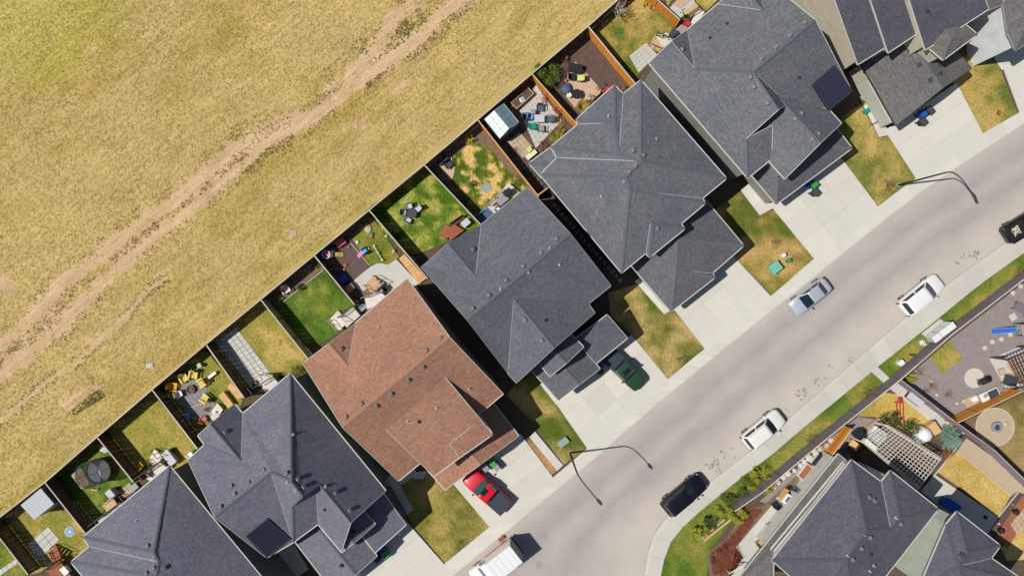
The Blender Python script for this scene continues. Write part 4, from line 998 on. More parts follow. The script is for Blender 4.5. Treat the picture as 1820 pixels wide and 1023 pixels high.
    for sx in (-1, 1):
        for sy in (-1, 1):
            cx, cy = sx*L*.305-.02*L, sy*(hw-.1); o = MB().tube([(cx, cy-.11, .33), (cx, cy+.11, .33)], .33, 18).build('wheel', 'rubber_tyre', t)
            MB().tube([(cx, cy+sy*.08, .33), (cx, cy+sy*.125, .33)], .21, 14).build('rim', 'rim', o)
    for sy in (-1, 1):
        m = MB().box((xb1-.25, sy*(hw+.1), K['belt']+.04), (.16, .2, .14)).build('mirror', mat if kind != 'pickup' else 'black', t, bevel=.03)
        MB().box((L*.465, sy*hw*.66, K['hood']-.28), (.18, .34, .12), -sy*.35).build('headlight', 'lamp_white', t, bevel=.03); MB().box((-L*.49, sy*hw*.78, K['deck']-.22), (.08, .2, .26)).build('taillight', 'lamp_red', t, bevel=.02)
    MB().box((L*.485, 0, .5), (.1, Wd*.8, .22)).build('front_bumper', 'charcoal' if kind != 'sedan' else mat, t, bevel=.04); MB().box((-L*.487, 0, .5), (.1, Wd*.86, .22)).build('rear_bumper', 'charcoal' if kind != 'sedan' else mat, t, bevel=.04)
    if kind == 'suv': MB().box((L*.03, 0, .46), (L*.6, Wd*1.0, .12)).build('rocker_trim', 'charcoal', t, bevel=.02)
    if bed:
        x0, x1 = -.488*L, xb0-.04; bw = hw*.92
        if bed == 'cover':
            b = MB().box(((x0+x1)/2, 0, K['deck']+.045), (x1-x0, bw*2, .05)).build('tonneau_cover', 'tonneau', t, bevel=.02)
            for k in range(1, 5): MB().box((x0+(x1-x0)*k/5, 0, K['deck']+.075), (.03, bw*2-.05, .012)).build('cover_seam', 'charcoal', b)
        else:
            b = MB().box(((x0+x1)/2, 0, K['deck']+.035), (x1-x0-.1, bw*1.7, .02)).build('bed_floor', 'black', t)
            R = random.Random(5); j = MB()
            for k in range(22): j.box((R.uniform(x0+.5, x0+1.2), R.uniform(-.3,.45), K['deck']+.1), (R.uniform(.1,.3), R.uniform(.05,.15), .07), R.uniform(0,3))
            j.build('load', 'cream', t, kind='stuff')
            for sy in (-1,1): MB().box(((x0+x1)/2, sy*hw*.93, K['deck']+.06), (x1-x0, .1, .1)).build('bed_rail', mat, t, bevel=.02)
    return t
def street_lamp(label, base, to, h=9.05, arm=2.5):
    b = at(base); rz = ang(base, to); t = thing('street_lamp', label, 'street lamp', b, rz, 'street lamps')
    MB().cyl((0,0,0), .22, .06, 12).build('base_plate', 'grey', t); MB().tube([(0,0,.05),(0,0,h*.5),(0,0,h-1.4)], .1, 10, .07).build('pole', 'black', t, smooth=True)
    MB().tube([(0,0,h-1.4),(.05,0,h-.9),(.35,0,h-.4),(.9,0,h-.12),(arm*.7,0,h),(arm,0,h+.04)], .06, 8, .045).build('arm', 'black', t, smooth=True)
    hd = MB().add([(arm-.1,-.09,h+.02),(arm+.25,-.17,h-.02),(arm+.62,-.1,h),(arm+.62,.1,h),(arm+.25,.17,h-.02),(arm-.1,.09,h+.02),(arm-.1,-.05,h+.12),(arm+.25,-.1,h+.16),(arm+.6,-.05,h+.1),(arm+.6,.05,h+.1),(arm+.25,.1,h+.16),(arm-.1,.05,h+.12)],
      [(5,4,3,2,1,0),(6,7,8,9,10,11)]+[(i,(i+1)%6,6+(i+1)%6,6+i) for i in range(6)]).build('lamp_head', 'charcoal', t, bevel=.02)
    MB().box((arm+.3,0,h-.03), (.3,.18,.03)).build('lens', 'lamp_white', t)
    return t
# ------------------------------------------------------------------ back yards, from the lower left to the top
D = math.radians
ST = D(40)      # direction of the street; the yards run square to it
def sheet(name, poly, z, mat): return struct(name, PL(poly), z, mat)
def sheetobj(name, label, cat, poly, z, mat, th=.03):
    P = PL(poly); m = MB().prism([(p.x, p.y) for p in P], max(0, z-th), z); o = m.build(name, mat); return tag(o, label, cat)
def edging(label, a, b, mat='wood_pale', h=.14, w=.07, name='garden_edging'):
    p, q = at(a), at(b); o = MB().bar(p+Vector((0,0,h/2)), q+Vector((0,0,h/2)), w, h).build(name, mat); return tag(o, label, 'edging')
def blob(name, label, cat, p, r, h, mat, n=9, z=0, group=None, seed=1):
    """a rounded irregular little object"""
    R = random.Random(seed); m = MB(); rings = [(1, 0), (1.02, .45), (.75, .85), (.35, 1)]
    rr = [R.uniform(.8, 1.15) for k in range(n)]
    vs = [(math.cos(6.283*k/n)*r*f*rr[k], math.sin(6.283*k/n)*r*f*rr[k], z+h*g) for f, g in rings for k in range(n)]
    fs = [(i*n+k, i*n+(k+1)%n, (i+1)*n+(k+1)%n, (i+1)*n+k) for i in range(3) for k in range(n)]+[tuple(3*n+k for k in range(n)), tuple(range(n))[::-1]]
    o = m.add(vs, fs).build(name, mat, smooth=True); o.location = at(p, z+h*.5); return tag(o, label, cat, group)
# yard at the far left edge
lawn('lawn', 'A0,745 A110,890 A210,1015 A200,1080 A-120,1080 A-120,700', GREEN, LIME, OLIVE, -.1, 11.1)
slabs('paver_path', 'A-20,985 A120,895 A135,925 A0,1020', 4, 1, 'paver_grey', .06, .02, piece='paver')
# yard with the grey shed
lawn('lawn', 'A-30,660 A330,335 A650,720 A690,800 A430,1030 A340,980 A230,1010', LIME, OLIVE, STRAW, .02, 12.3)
slabs('patio', 'A365,652 A448,748 A290,905 A205,785', 3, 3, 'paver_grey', .07, .02, piece='paver')
def shed(label, corners, z0=2.05, z1=2.35):
    q = [G(t, (z0+z1)/2) for t in corners.split()]; c = sum(q, Vector())/4; t = thing('garden_shed', label, 'shed', (c.x, c.y, 0)); WORLD.add(t.name)
    a, b, d, e = q; ins = [p.lerp(c, .07) for p in q]; m = MB().prism([(p.x, p.y) for p in ins], 0, z0-.02); m.build('wall', 'wall_grey', t)
    n = 6
    for k in range(n):
        p = [a.lerp(b, k/n), a.lerp(b, (k+.97)/n), e.lerp(d, (k+.97)/n), e.lerp(d, k/n)]; zz = [z1, z1, z0, z0]
        if area2(p) < 0: p = p[::-1]; zz = zz[::-1]
        vs = [Vector((v.x, v.y, z+.05)) for v, z in zip(p, zz)]+[Vector((v.x, v.y, z)) for v, z in zip(p, zz)]
        MB().add(vs, [(0,1,2,3),(7,6,5,4)]+[(i, i+4, (i+1)%4+4, (i+1)%4) for i in range(4)]).build('roof_sheet', 'lightgrey', t)
    f = ins[2].lerp(ins[3], .5); MB().box((f.x, f.y, .95), (.9, .06, 1.8), ST).build('door', 'trim_white', t); return t
shed('small garden shed with pale grey sheet roof in the left corner yard', 'A165,488 A315,362 A400,485 A250,605')
t = thing('splash_mat', 'small blue and white splash mat on the lawn near the grey shed', 'toy', at('A522,690')); MB().cyl((0,0,.01), .5, .05, 12).build('mat', 'lightgrey', t)
for k in range(7): MB().cyl((math.cos(k*.9)*.3, math.sin(k*.9)*.3, .06), .12, .03, 8).build('spot', 'sky', t)
deck('red-brown deck with black railing at the lower left corner', 'A345,975 A440,900 A560,1060 A420,1090', 1.0, 'wood_red', ['A345,975 A440,900'])
stairs('red-brown steps leading down from the lower left deck', 'A430,905 ', 'A400,812', 1.0, 1.0, 5, 'wood_red')
crate('deck_box', 'white slatted box on the red-brown deck at the lower left', 'box', 'A480,985', ST, (.55,.75,.5), 'white', z=1.0)
# yard with the trampoline
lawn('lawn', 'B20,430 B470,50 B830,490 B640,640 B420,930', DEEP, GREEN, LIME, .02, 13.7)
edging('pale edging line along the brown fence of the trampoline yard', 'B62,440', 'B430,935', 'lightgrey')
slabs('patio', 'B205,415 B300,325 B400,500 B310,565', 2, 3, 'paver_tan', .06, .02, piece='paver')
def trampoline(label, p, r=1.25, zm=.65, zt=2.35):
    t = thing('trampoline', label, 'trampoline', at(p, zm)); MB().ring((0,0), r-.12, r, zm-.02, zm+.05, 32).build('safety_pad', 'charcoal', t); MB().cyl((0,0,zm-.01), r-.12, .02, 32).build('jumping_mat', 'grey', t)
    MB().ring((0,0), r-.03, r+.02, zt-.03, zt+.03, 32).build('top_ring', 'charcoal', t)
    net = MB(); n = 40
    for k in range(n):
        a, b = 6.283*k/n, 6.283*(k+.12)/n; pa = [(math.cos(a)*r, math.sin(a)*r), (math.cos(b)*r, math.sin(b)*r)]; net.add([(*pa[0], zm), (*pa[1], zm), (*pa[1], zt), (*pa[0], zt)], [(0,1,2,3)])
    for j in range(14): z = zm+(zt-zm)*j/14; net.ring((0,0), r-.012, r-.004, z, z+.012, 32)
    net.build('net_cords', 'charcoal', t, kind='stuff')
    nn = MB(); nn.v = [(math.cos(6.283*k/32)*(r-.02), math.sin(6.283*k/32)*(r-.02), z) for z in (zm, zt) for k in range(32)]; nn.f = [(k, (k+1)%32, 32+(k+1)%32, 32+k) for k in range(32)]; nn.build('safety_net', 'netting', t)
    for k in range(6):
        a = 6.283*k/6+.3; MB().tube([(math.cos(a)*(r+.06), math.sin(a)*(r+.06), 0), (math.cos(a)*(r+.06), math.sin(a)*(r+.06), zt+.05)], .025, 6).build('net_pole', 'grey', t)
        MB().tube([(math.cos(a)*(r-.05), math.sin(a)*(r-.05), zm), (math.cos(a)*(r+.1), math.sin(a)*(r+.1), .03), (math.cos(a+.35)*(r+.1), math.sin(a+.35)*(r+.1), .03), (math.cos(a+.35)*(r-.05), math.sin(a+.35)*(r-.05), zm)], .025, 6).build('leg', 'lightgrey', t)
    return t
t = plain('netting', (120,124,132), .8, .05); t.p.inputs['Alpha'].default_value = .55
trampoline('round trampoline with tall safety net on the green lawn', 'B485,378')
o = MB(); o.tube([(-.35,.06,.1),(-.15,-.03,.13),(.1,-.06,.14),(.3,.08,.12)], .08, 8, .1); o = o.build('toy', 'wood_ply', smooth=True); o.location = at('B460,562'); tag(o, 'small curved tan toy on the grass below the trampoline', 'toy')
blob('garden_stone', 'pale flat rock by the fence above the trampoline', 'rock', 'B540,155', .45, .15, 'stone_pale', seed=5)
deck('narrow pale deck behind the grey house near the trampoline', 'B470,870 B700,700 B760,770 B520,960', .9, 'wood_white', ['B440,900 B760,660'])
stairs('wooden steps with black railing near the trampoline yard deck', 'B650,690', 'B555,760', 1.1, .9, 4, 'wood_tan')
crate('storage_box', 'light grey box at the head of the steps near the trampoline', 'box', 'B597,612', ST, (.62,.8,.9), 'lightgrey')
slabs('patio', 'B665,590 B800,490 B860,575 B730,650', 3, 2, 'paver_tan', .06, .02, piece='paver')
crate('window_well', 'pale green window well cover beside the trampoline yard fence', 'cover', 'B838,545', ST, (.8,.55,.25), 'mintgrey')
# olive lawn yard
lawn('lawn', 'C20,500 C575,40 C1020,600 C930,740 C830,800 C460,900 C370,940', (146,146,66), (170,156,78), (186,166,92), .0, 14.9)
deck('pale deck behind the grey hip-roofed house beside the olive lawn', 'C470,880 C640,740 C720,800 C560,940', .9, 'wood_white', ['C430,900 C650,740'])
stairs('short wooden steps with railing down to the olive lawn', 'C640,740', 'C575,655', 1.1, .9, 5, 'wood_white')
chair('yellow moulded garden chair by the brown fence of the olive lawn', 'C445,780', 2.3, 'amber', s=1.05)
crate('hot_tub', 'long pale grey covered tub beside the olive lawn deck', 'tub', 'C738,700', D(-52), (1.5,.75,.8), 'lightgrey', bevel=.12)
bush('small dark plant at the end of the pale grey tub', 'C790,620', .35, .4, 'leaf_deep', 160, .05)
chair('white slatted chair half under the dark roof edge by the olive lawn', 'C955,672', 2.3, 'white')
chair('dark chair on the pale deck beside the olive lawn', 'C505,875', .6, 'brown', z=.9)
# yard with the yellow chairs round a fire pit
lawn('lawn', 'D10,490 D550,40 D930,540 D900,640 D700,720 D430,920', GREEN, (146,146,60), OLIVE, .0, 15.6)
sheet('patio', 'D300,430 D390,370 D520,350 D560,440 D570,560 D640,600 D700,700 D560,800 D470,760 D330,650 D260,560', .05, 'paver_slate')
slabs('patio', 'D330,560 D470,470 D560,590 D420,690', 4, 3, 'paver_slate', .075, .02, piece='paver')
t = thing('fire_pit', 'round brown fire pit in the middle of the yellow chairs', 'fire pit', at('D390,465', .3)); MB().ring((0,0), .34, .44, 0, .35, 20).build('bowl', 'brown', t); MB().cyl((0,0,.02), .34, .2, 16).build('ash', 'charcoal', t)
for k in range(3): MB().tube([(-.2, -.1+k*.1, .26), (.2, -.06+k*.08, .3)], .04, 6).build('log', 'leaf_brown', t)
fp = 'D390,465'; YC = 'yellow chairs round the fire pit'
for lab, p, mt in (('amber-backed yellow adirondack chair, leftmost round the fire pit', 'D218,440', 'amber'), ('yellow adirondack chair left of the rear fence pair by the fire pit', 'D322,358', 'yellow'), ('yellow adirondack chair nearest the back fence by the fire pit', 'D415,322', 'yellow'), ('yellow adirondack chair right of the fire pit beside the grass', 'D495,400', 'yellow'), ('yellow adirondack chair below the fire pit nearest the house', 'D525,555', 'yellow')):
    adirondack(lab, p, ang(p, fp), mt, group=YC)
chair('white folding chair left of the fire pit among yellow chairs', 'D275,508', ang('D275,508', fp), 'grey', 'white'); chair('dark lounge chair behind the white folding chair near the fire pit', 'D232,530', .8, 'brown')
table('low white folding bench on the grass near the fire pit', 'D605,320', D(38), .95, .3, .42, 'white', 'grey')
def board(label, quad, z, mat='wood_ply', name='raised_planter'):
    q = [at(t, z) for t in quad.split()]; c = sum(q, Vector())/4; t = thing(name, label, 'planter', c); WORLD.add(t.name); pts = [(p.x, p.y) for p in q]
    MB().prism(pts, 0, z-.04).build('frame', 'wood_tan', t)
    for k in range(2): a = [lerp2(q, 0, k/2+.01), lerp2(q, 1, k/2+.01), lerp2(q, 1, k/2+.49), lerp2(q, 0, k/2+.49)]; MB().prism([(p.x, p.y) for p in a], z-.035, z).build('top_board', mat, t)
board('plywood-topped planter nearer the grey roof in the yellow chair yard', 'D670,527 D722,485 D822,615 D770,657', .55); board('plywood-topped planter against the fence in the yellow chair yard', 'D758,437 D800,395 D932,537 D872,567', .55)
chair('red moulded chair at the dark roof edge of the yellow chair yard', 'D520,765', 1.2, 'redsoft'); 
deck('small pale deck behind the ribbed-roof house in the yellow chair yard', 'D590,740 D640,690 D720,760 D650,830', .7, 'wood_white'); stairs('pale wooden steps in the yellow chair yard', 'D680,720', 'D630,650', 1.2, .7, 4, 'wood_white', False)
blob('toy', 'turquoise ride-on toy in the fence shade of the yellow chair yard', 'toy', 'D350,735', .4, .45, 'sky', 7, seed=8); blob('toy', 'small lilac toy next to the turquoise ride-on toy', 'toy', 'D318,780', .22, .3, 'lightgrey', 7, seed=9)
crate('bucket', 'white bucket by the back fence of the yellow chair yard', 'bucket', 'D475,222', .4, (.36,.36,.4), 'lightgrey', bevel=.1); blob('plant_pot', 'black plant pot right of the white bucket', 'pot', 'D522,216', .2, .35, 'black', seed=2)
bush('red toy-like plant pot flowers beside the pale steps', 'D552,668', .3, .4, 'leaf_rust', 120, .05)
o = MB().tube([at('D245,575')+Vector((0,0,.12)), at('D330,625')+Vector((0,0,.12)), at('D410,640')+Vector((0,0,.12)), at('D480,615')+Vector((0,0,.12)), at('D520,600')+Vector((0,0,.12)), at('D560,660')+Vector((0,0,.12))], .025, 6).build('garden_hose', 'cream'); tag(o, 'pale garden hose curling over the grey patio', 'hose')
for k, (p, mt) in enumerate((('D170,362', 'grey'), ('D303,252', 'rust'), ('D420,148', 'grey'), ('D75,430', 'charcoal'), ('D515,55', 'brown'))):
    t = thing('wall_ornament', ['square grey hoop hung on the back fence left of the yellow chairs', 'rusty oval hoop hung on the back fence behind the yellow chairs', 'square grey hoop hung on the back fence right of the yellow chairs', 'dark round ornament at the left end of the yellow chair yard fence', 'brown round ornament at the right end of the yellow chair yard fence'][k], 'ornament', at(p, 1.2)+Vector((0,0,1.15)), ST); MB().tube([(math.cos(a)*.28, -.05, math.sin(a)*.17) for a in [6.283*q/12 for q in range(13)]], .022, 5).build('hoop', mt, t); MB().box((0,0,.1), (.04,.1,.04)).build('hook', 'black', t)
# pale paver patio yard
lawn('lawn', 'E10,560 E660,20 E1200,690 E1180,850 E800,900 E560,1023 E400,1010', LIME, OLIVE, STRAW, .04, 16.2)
slabs('patio', 'E150,500 E385,325 E830,920 E560,1030', 5, 13, 'paver_grey', .08, .035, piece='paver', stag=.0, jit=.008)
stairs('pale wooden steps with black railing beside the paver patio', 'E790,960', 'E690,940', 1.5, .8, 4, 'wood_white'); deck('pale deck at the foot of the dark roof beside the paver patio', 'E700,980 E800,890 E860,960 E780,1060', .8, 'wood_white', ['E640,990 E800,890'])
bush('low green shrub at the house corner beside the paver patio', 'E1085,840', .8, .7, 'leaf_green', 500, .07); bush('dark green shrub under the roof corner by the paver patio', 'E855,905', .6, .6, 'leaf_deep', 300, .07)
blob('rock', 'small brown rock heap at the lower end of the paver patio', 'rock', 'E595,965', .35, .3, 'brown', seed=6)
# lush green lawn yard with two decks
lawn('lawn', 'F0,590 F190,605 F600,280 F905,630 F880,800 F770,910 F480,1080 F300,1010', DEEP, GREEN, LIME, -.04, 17.4, size=.1); sheet('flower_bed', 'F0,590 F505,140 F610,280 F190,608', .03, 'leafbed')
edging('pale board edging between the rear bed and the lush lawn', 'F190,606', 'F600,283')
bare('bare straw-coloured shrub in the rear bed above the lush lawn', 'F430,265', .8, .9, 'bark_pale', 11, thick=.02, up=.1); bush('small lime shrub at the fence corner of the rear bed', 'F535,235', .4, .5, 'leaf_lime', 200, .06); bush('green plant in the left end of the rear bed', 'F165,555', .4, .5, 'leaf_green', 160, .06)
adirondack('pale wooden adirondack chair in the rear bed by the lush lawn', 'F215,485', D(-60), 'wood_white'); bush('round dark shrub beside the pale chair in the rear bed', 'F352,462', .45, .6, 'leaf_deep', 220, .07)
deck('pale deck against the brown roof above the lush lawn', 'F760,760 F890,650 F965,740 F830,860', .8, 'wood_white', ['F760,760 F890,650'], 'wood_brown'); stairs('pale winder steps from the deck down to the lush lawn', 'F800,850', 'F700,735', 1.2, .8, 4, 'wood_white', True, 'wood_grey')
crate('window_well', 'pale green glass window well beside the brown roof', 'cover', 'F985,665', ST, (.9,.5,.3), 'mintgrey')
# toy-filled play yard
lawn('lawn', 'G310,400 G590,40 G900,520 G770,610 G590,612 G390,370', GREEN, (140,138,58), OLIVE, .02, 18.1)
sheet('play_surface', 'G0,520 G560,20 G400,330 G590,610 G400,785 G480,890 G410,1010', .03, 'rubber')
edging('pale board edging between the brown play surface and the grass', 'G385,372', 'G588,612')
sheet('patio', 'G395,790 G520,680 G600,620 G660,592 G720,590 G780,605 G870,545 G1110,800 G1060,850 G880,850 G560,1000 G490,890', .06, 'concrete_patio')
slabs('boardwalk', 'G900,540 G960,490 G1195,750 G1115,812', 1, 11, 'wood_ply', .22, .015, piece='plank')
crate('toy_box', 'red lidded toy box by the back fence of the play yard', 'box', 'G268,365', D(35), (.95,.65,.5), 'redsoft')
t = thing('climbing_frame', 'toddler climbing frame with yellow slide and pink steps on the brown play surface', 'play set', at('G185,495', .7), D(2))
MB().ring((-.55,0), .36, .43, .95, 1.02, 8).build('safety_rail', 'white', t); MB().box((-.55,0,.72), (.5,.5,.06)).build('platform', 'pink', t)
for sx in (-1,1):
    for sy in (-1,1): MB().box((-.55+sx*.3, sy*.3, .5), (.08,.08,1)).build('post', 'pink', t)
m = MB().add([(-.25,-.22,.78),(-.25,.22,.78),(.35,.22,.55),(.35,-.22,.55),(.95,.22,.12),(.95,-.22,.12)], [(0,3,2,1),(3,5,4,2)]).add([(-.25,-.24,.9),(.35,-.24,.68),(.95,-.24,.24),(.95,-.24,.1),(.35,-.24,.53),(-.25,-.24,.76)], [(0,1,4,5),(1,2,3,4)]).add([(-.25,.24,.9),(.35,.24,.68),(.95,.24,.24),(.95,.24,.1),(.35,.24,.53),(-.25,.24,.76)], [(0,5,4,1),(1,4,3,2)]); m.build('slide', 'yellow', t)
MB().box((-.05,0,.83), (.22,.5,.12)).build('cross_bar', 'brown', t); MB().box((-.1,.35,.4), (.7,.08,.7)).build('side_panel', 'blue', t)
t = thing('toddler_slide', 'small blue toddler slide with pink foot at the grass edge', 'play set', at('G500,475', .4), D(-138)); MB().box((-.3,0,.42), (.5,.5,.06)).build('platform', 'sky', t)
for sy in (-1,1): MB().box((-.3, sy*.26, .42), (.55,.05,.8)).build('side_panel', 'sky', t)
MB().add([(-.05,-.2,.45),(-.05,.2,.45),(.6,.2,.08),(.6,-.2,.08),(-.05,-.2,.38),(-.05,.2,.38),(.6,.2,.02),(.6,-.2,.02)], [(0,3,2,1),(4,5,6,7),(0,4,7,3),(1,2,6,5),(2,3,7,6)]).build('slide', 'pink', t)
t = thing('seesaw', 'white seesaw pole with round ends on the play yard grass', 'seesaw', at('G672,478', .3), ang('G630,405','G715,550')); MB().tube([(-.8,0,.36),(.8,0,.28)], .04, 8).build('beam', 'cream', t)
for s in (-1,1): MB().cyl((s*.8,0,.3), .09, .1, 10).build('seat', 'cream', t)
MB().box((0,0,.15), (.2,.3,.3)).build('stand', 'grey', t)
crate('sand_table', 'blue plastic water table by the fence of the play yard', 'play table', 'G305,760', D(38), (.75,.65,.5), 'blue', 'blue'); crate('play_kitchen', 'tan and orange wooden play kitchen below the blue water table', 'play kitchen', 'G368,850', D(38), (.75,.6,.7), 'wood_ply', 'wood_tan')
for k, (p, mt, lb) in enumerate((('G610,275','teal','small teal toy below the bare shrub in the play yard'), ('G605,305','redsoft','small pink toy below the bare shrub in the play yard'), ('G762,298','tancloth','tan toy near the top of the play yard fence'), ('G840,460','tancloth','pale tan toy halfway along the play yard fence'), ('G452,362','white','small white toy left in the play yard grass'), ('G328,608','redsoft','red ride-on toy on the brown play surface'), ('G310,655','yellow','small yellow ball on the brown play surface'), ('G575,430','lime','lime toy right of the blue toddler slide'), ('G362,415','pink','tiny pale pink toy near the red toy box'))):
    blob('toy', lb, 'toy', p, .2 if k < 6 else .13, .25, mt, 7, seed=20+k)
bare('bare brown shrub against the back fence of the play yard', 'G510,170', .9, 1.2, 'bark_grey', 12, thick=.022); blob('rock', 'pale sandy rock at the foot of the bare shrub in the play yard', 'rock', 'G565,215', .5, .2, 'tancloth', seed=31)
deck('weathered deck against the brown roof in the play yard', 'G530,960 G700,900 G780,960 G560,1080', .9, 'wood_white', ['G510,960 G690,890'], 'wood_grey'); stairs('weathered steps with wooden rail onto the grey patio of the play yard', 'G650,860', 'G580,770', 1.3, .9, 4, 'wood_tan', True, 'wood_grey')
crate('storage_box', 'brown wicker box at the deck corner of the play yard', 'box', 'G540,905', D(38), (.55,.5,.5), 'brown'); t = chair('black folded lounge chair in the roof shadow of the play yard', 'G760,850', .7, 'black'); 
# bright green lawn yard
lawn('lawn', 'H-10,600 H590,140 H1160,740 H850,900 H500,1040 H380,1010', (84,116,32), (122,142,52), (176,172,86), -.02, 19.8, 40, size=.13, patch=.9, freq=.8)
for lab, p, sm in (('pale grey patio chair, upper left of the lawn table', 'H440,545', 'lightgrey'), ('pale grey patio chair, right of the lawn table', 'H530,572', 'lightgrey'), ('dark-backed grey patio chair, left of the lawn table', 'H382,612', 'grey'), ('pale grey patio chair, below the lawn table', 'H428,692', 'lightgrey')): chair(lab, p, ang(p, 'H468,622'), 'charcoal', sm, group='patio chairs round the lawn table')
table('dark round table among grey chairs on the bright green lawn', 'H466,622', 0, .95, None, .6, 'charcoal', 'black')
bare('small bare shrub in the fence corner of the bright green lawn', 'H575,225', .5, .8, 'bark_red', 8, thick=.018)
deck('red-brown wooden deck with steps at the edge of the bright green lawn', 'H790,800 H900,735 H990,790 H860,890', .5, 'wood_red'); stairs('red-brown steps down from the deck to the bright green lawn', 'H850,830', 'H775,785', 1.2, .5, 3, 'wood_red', False)
t = thing('garden_bench', 'dark wooden bench beside the red-brown deck', 'bench', at('H925,700', .6), ang('H860,745','H990,655')); MB().box((0,0,.42), (1.6,.4,.06)).build('seat', 'wood_brown', t); MB().box((0,.22,.7), (1.6,.05,.4)).build('backrest', 'wood_brown', t)
for s in (-1,1): MB().box((s*.7,0,.2), (.07,.36,.4)).build('leg', 'wood_brown', t)
crate('deck_box', 'light grey storage box on the deck beside the bright green lawn', 'box', 'H1010,715', ST, (.8,.6,.55), 'lightgrey', z=.1)
# patchy yellow lawn yard
lawn('lawn', 'I250,330 I400,220 I530,200 I640,260 I800,470 I1010,630 I900,720 I560,1010 I400,790 I240,600 I280,470', (84,108,34), (136,136,56), (224,190,120), .02, 20.5, 30, size=.14, patch=1.3, freq=1.25)
sheet('flower_bed', 'I0,400 I540,0 I1120,740 I1000,640 I800,470 I640,260 I530,200 I400,220 I250,330 I240,600 I560,1010 I510,1010', .015, 'leafbed')
sheet('patio', 'I110,425 I240,330 I262,370 I276,430 I270,500 I240,580', .05, 'paver_tan')
chair('black wicker chair on the small curved patio, nearest the lawn', 'I210,410', D(-50), 'black', 'charcoal', s=1.25); chair('black wicker chair in the fence shade above the curved patio', 'I178,350', D(-80), 'black', 'charcoal'); table('small dark side table left of the curved patio chairs', 'I122,392', ST, .45, .45, .45, 'charcoal', 'black')
bush('bright yellow bush in the fence shade of the patchy lawn yard', 'I420,152', .5, .8, 'leaf_yellow', 420, .06); bush('dark green weed clump in the patchy lawn', 'I465,610', .4, .35, 'leaf_deep', 220, .06); bush('dark green shrub strip under the cedar fence at the house corner', 'I930,570', .7, .5, 'leaf_green', 420, .06)
sheetobj('mat', 'square grey-green sheet lying on the patchy yellow lawn', 'mat', 'I528,645 I595,578 I652,640 I588,708', .06, 'mintgrey')
t = thing('garden_bench', 'dark bench by the fence in the patchy lawn yard', 'bench', at('I340,770', .5), ang('I300,730','I385,810')); MB().box((0,0,.4), (1.3,.45,.06)).build('seat', 'charcoal', t); MB().box((0,-.25,.65), (1.3,.05,.45)).build('backrest', 'charcoal', t)
for s in (-1,1): MB().box((s*.55,0,.2), (.07,.4,.38)).build('leg', 'black', t)
t = thing('paddling_pool', 'blue-rimmed round paddling pool tucked under the dark roof edge', 'pool', at('I590,938', .5)); MB().ring((0,0), .6, .7, 0, .55, 28).build('rim', 'blue', t); MB().cyl((0,0,.02), .6, .3, 24).build('water', 'slateblue', t); MB().ring((0,0), .7, .74, .44, .56, 28).build('rim_band', 'sky', t)
deck('weathered deck with railing behind the dark twin house', 'I600,830 I820,600 I930,690 I680,910', .5, 'wood_white', ['I600,830 I775,670'], 'wood_grey')
table('grey table on the deck behind the dark twin house', 'I755,765', ST, 1.1, .75, .72, 'grey', z=.5); chair('white round chair on the deck behind the dark twin house', 'I705,865', .8, 'white', z=.5); crate('barbecue', 'black covered barbecue on the deck behind the dark twin house', 'barbecue', 'I805,690', ST, (.8,.5,.9), 'black', z=.5); table('low brown table between the grey table and the white chair', 'I700,815', ST, .7, .5, .5, 'brown', z=.5)
bare('small bare potted plant beside the black barbecue', 'I865,680', .35, .5, 'bark', 6, thick=.012, depth=2)
# greenhouse yard
sheet('gravel_yard', 'J50,470 J600,5 J1060,520 J700,820 J600,1000 J500,1000', .01, 'mulch'); slabs('patio', 'J470,380 J640,120 J900,480 J640,760', 8, 9, 'concrete_patio', .06, .01, piece='paver'); slabs('patio', 'J350,690 J480,600 J620,760 J510,860', 4, 4, 'paver_tan', .055, .015, piece='paver')
def greenhouse(label):
    z0, z1 = 1.75, 2.35; q = [at(t, z0) for t in ('J120,465','J315,310','J465,495','J275,660')]; c = sum(q, Vector())/4; t = thing('greenhouse', label, 'greenhouse', c); WORLD.add(t.name)
    A, B, C_, D_ = q; r0, r1 = at('J217,378', z1), at('J368,560', z1)
    up = lambda p, z: Vector((p.x, p.y, z))
    for a, b in ((A, B), (B, C_), (C_, D_), (D_, A)):
        o = MB().add([up(a, 0), up(b, 0), up(b, z0), up(a, z0)], [(0,1,2,3)]).build('wall_panel', 'poly_clear', t)
    for a, b, m in ((A, D_, 'poly_lit'), (B, C_, 'poly_clear')):  # sun-facing slope takes a paler tone, sunlight put into its colour
        for k in range(4):
            f0, f1 = k/4+.004, (k+1)/4-.004; e0, e1 = up(a.lerp(b, f0), z0), up(a.lerp(b, f1), z0); g0, g1 = up(r0.lerp(r1, f0), z1), up(r0.lerp(r1, f1), z1)
            for h0, h1 in ((0, .49), (.51, 1)): MB().add([e0.lerp(g0, h0), e1.lerp(g1, h0), e1.lerp(g1, h1), e0.lerp(g0, h1)], [(0,1,2,3)]).build('roof_pane', m, t)
    for a in q: MB().bar(up(a, 0), up(a, z0), .06).build('corner_post', 'grey', t)
    MB().bar(up(r0, z1+.02), up(r1, z1+.02), .07).build('ridge_bar', 'lightgrey', t)
    for a, b in ((A, B), (B, C_), (C_, D_), (D_, A)): MB().bar(up(a, z0), up(b, z0), .05).build('eave_bar', 'lightgrey', t)
    for k in range(5):
        f = k/4; MB().bar(up(A.lerp(D_, f), z0+.02), up(r0.lerp(r1, f), z1+.02), .03).build('rafter', 'lightgrey', t); MB().bar(up(B.lerp(C_, f), z0+.02), up(r0.lerp(r1, f), z1+.02), .03).build('rafter', 'lightgrey', t)
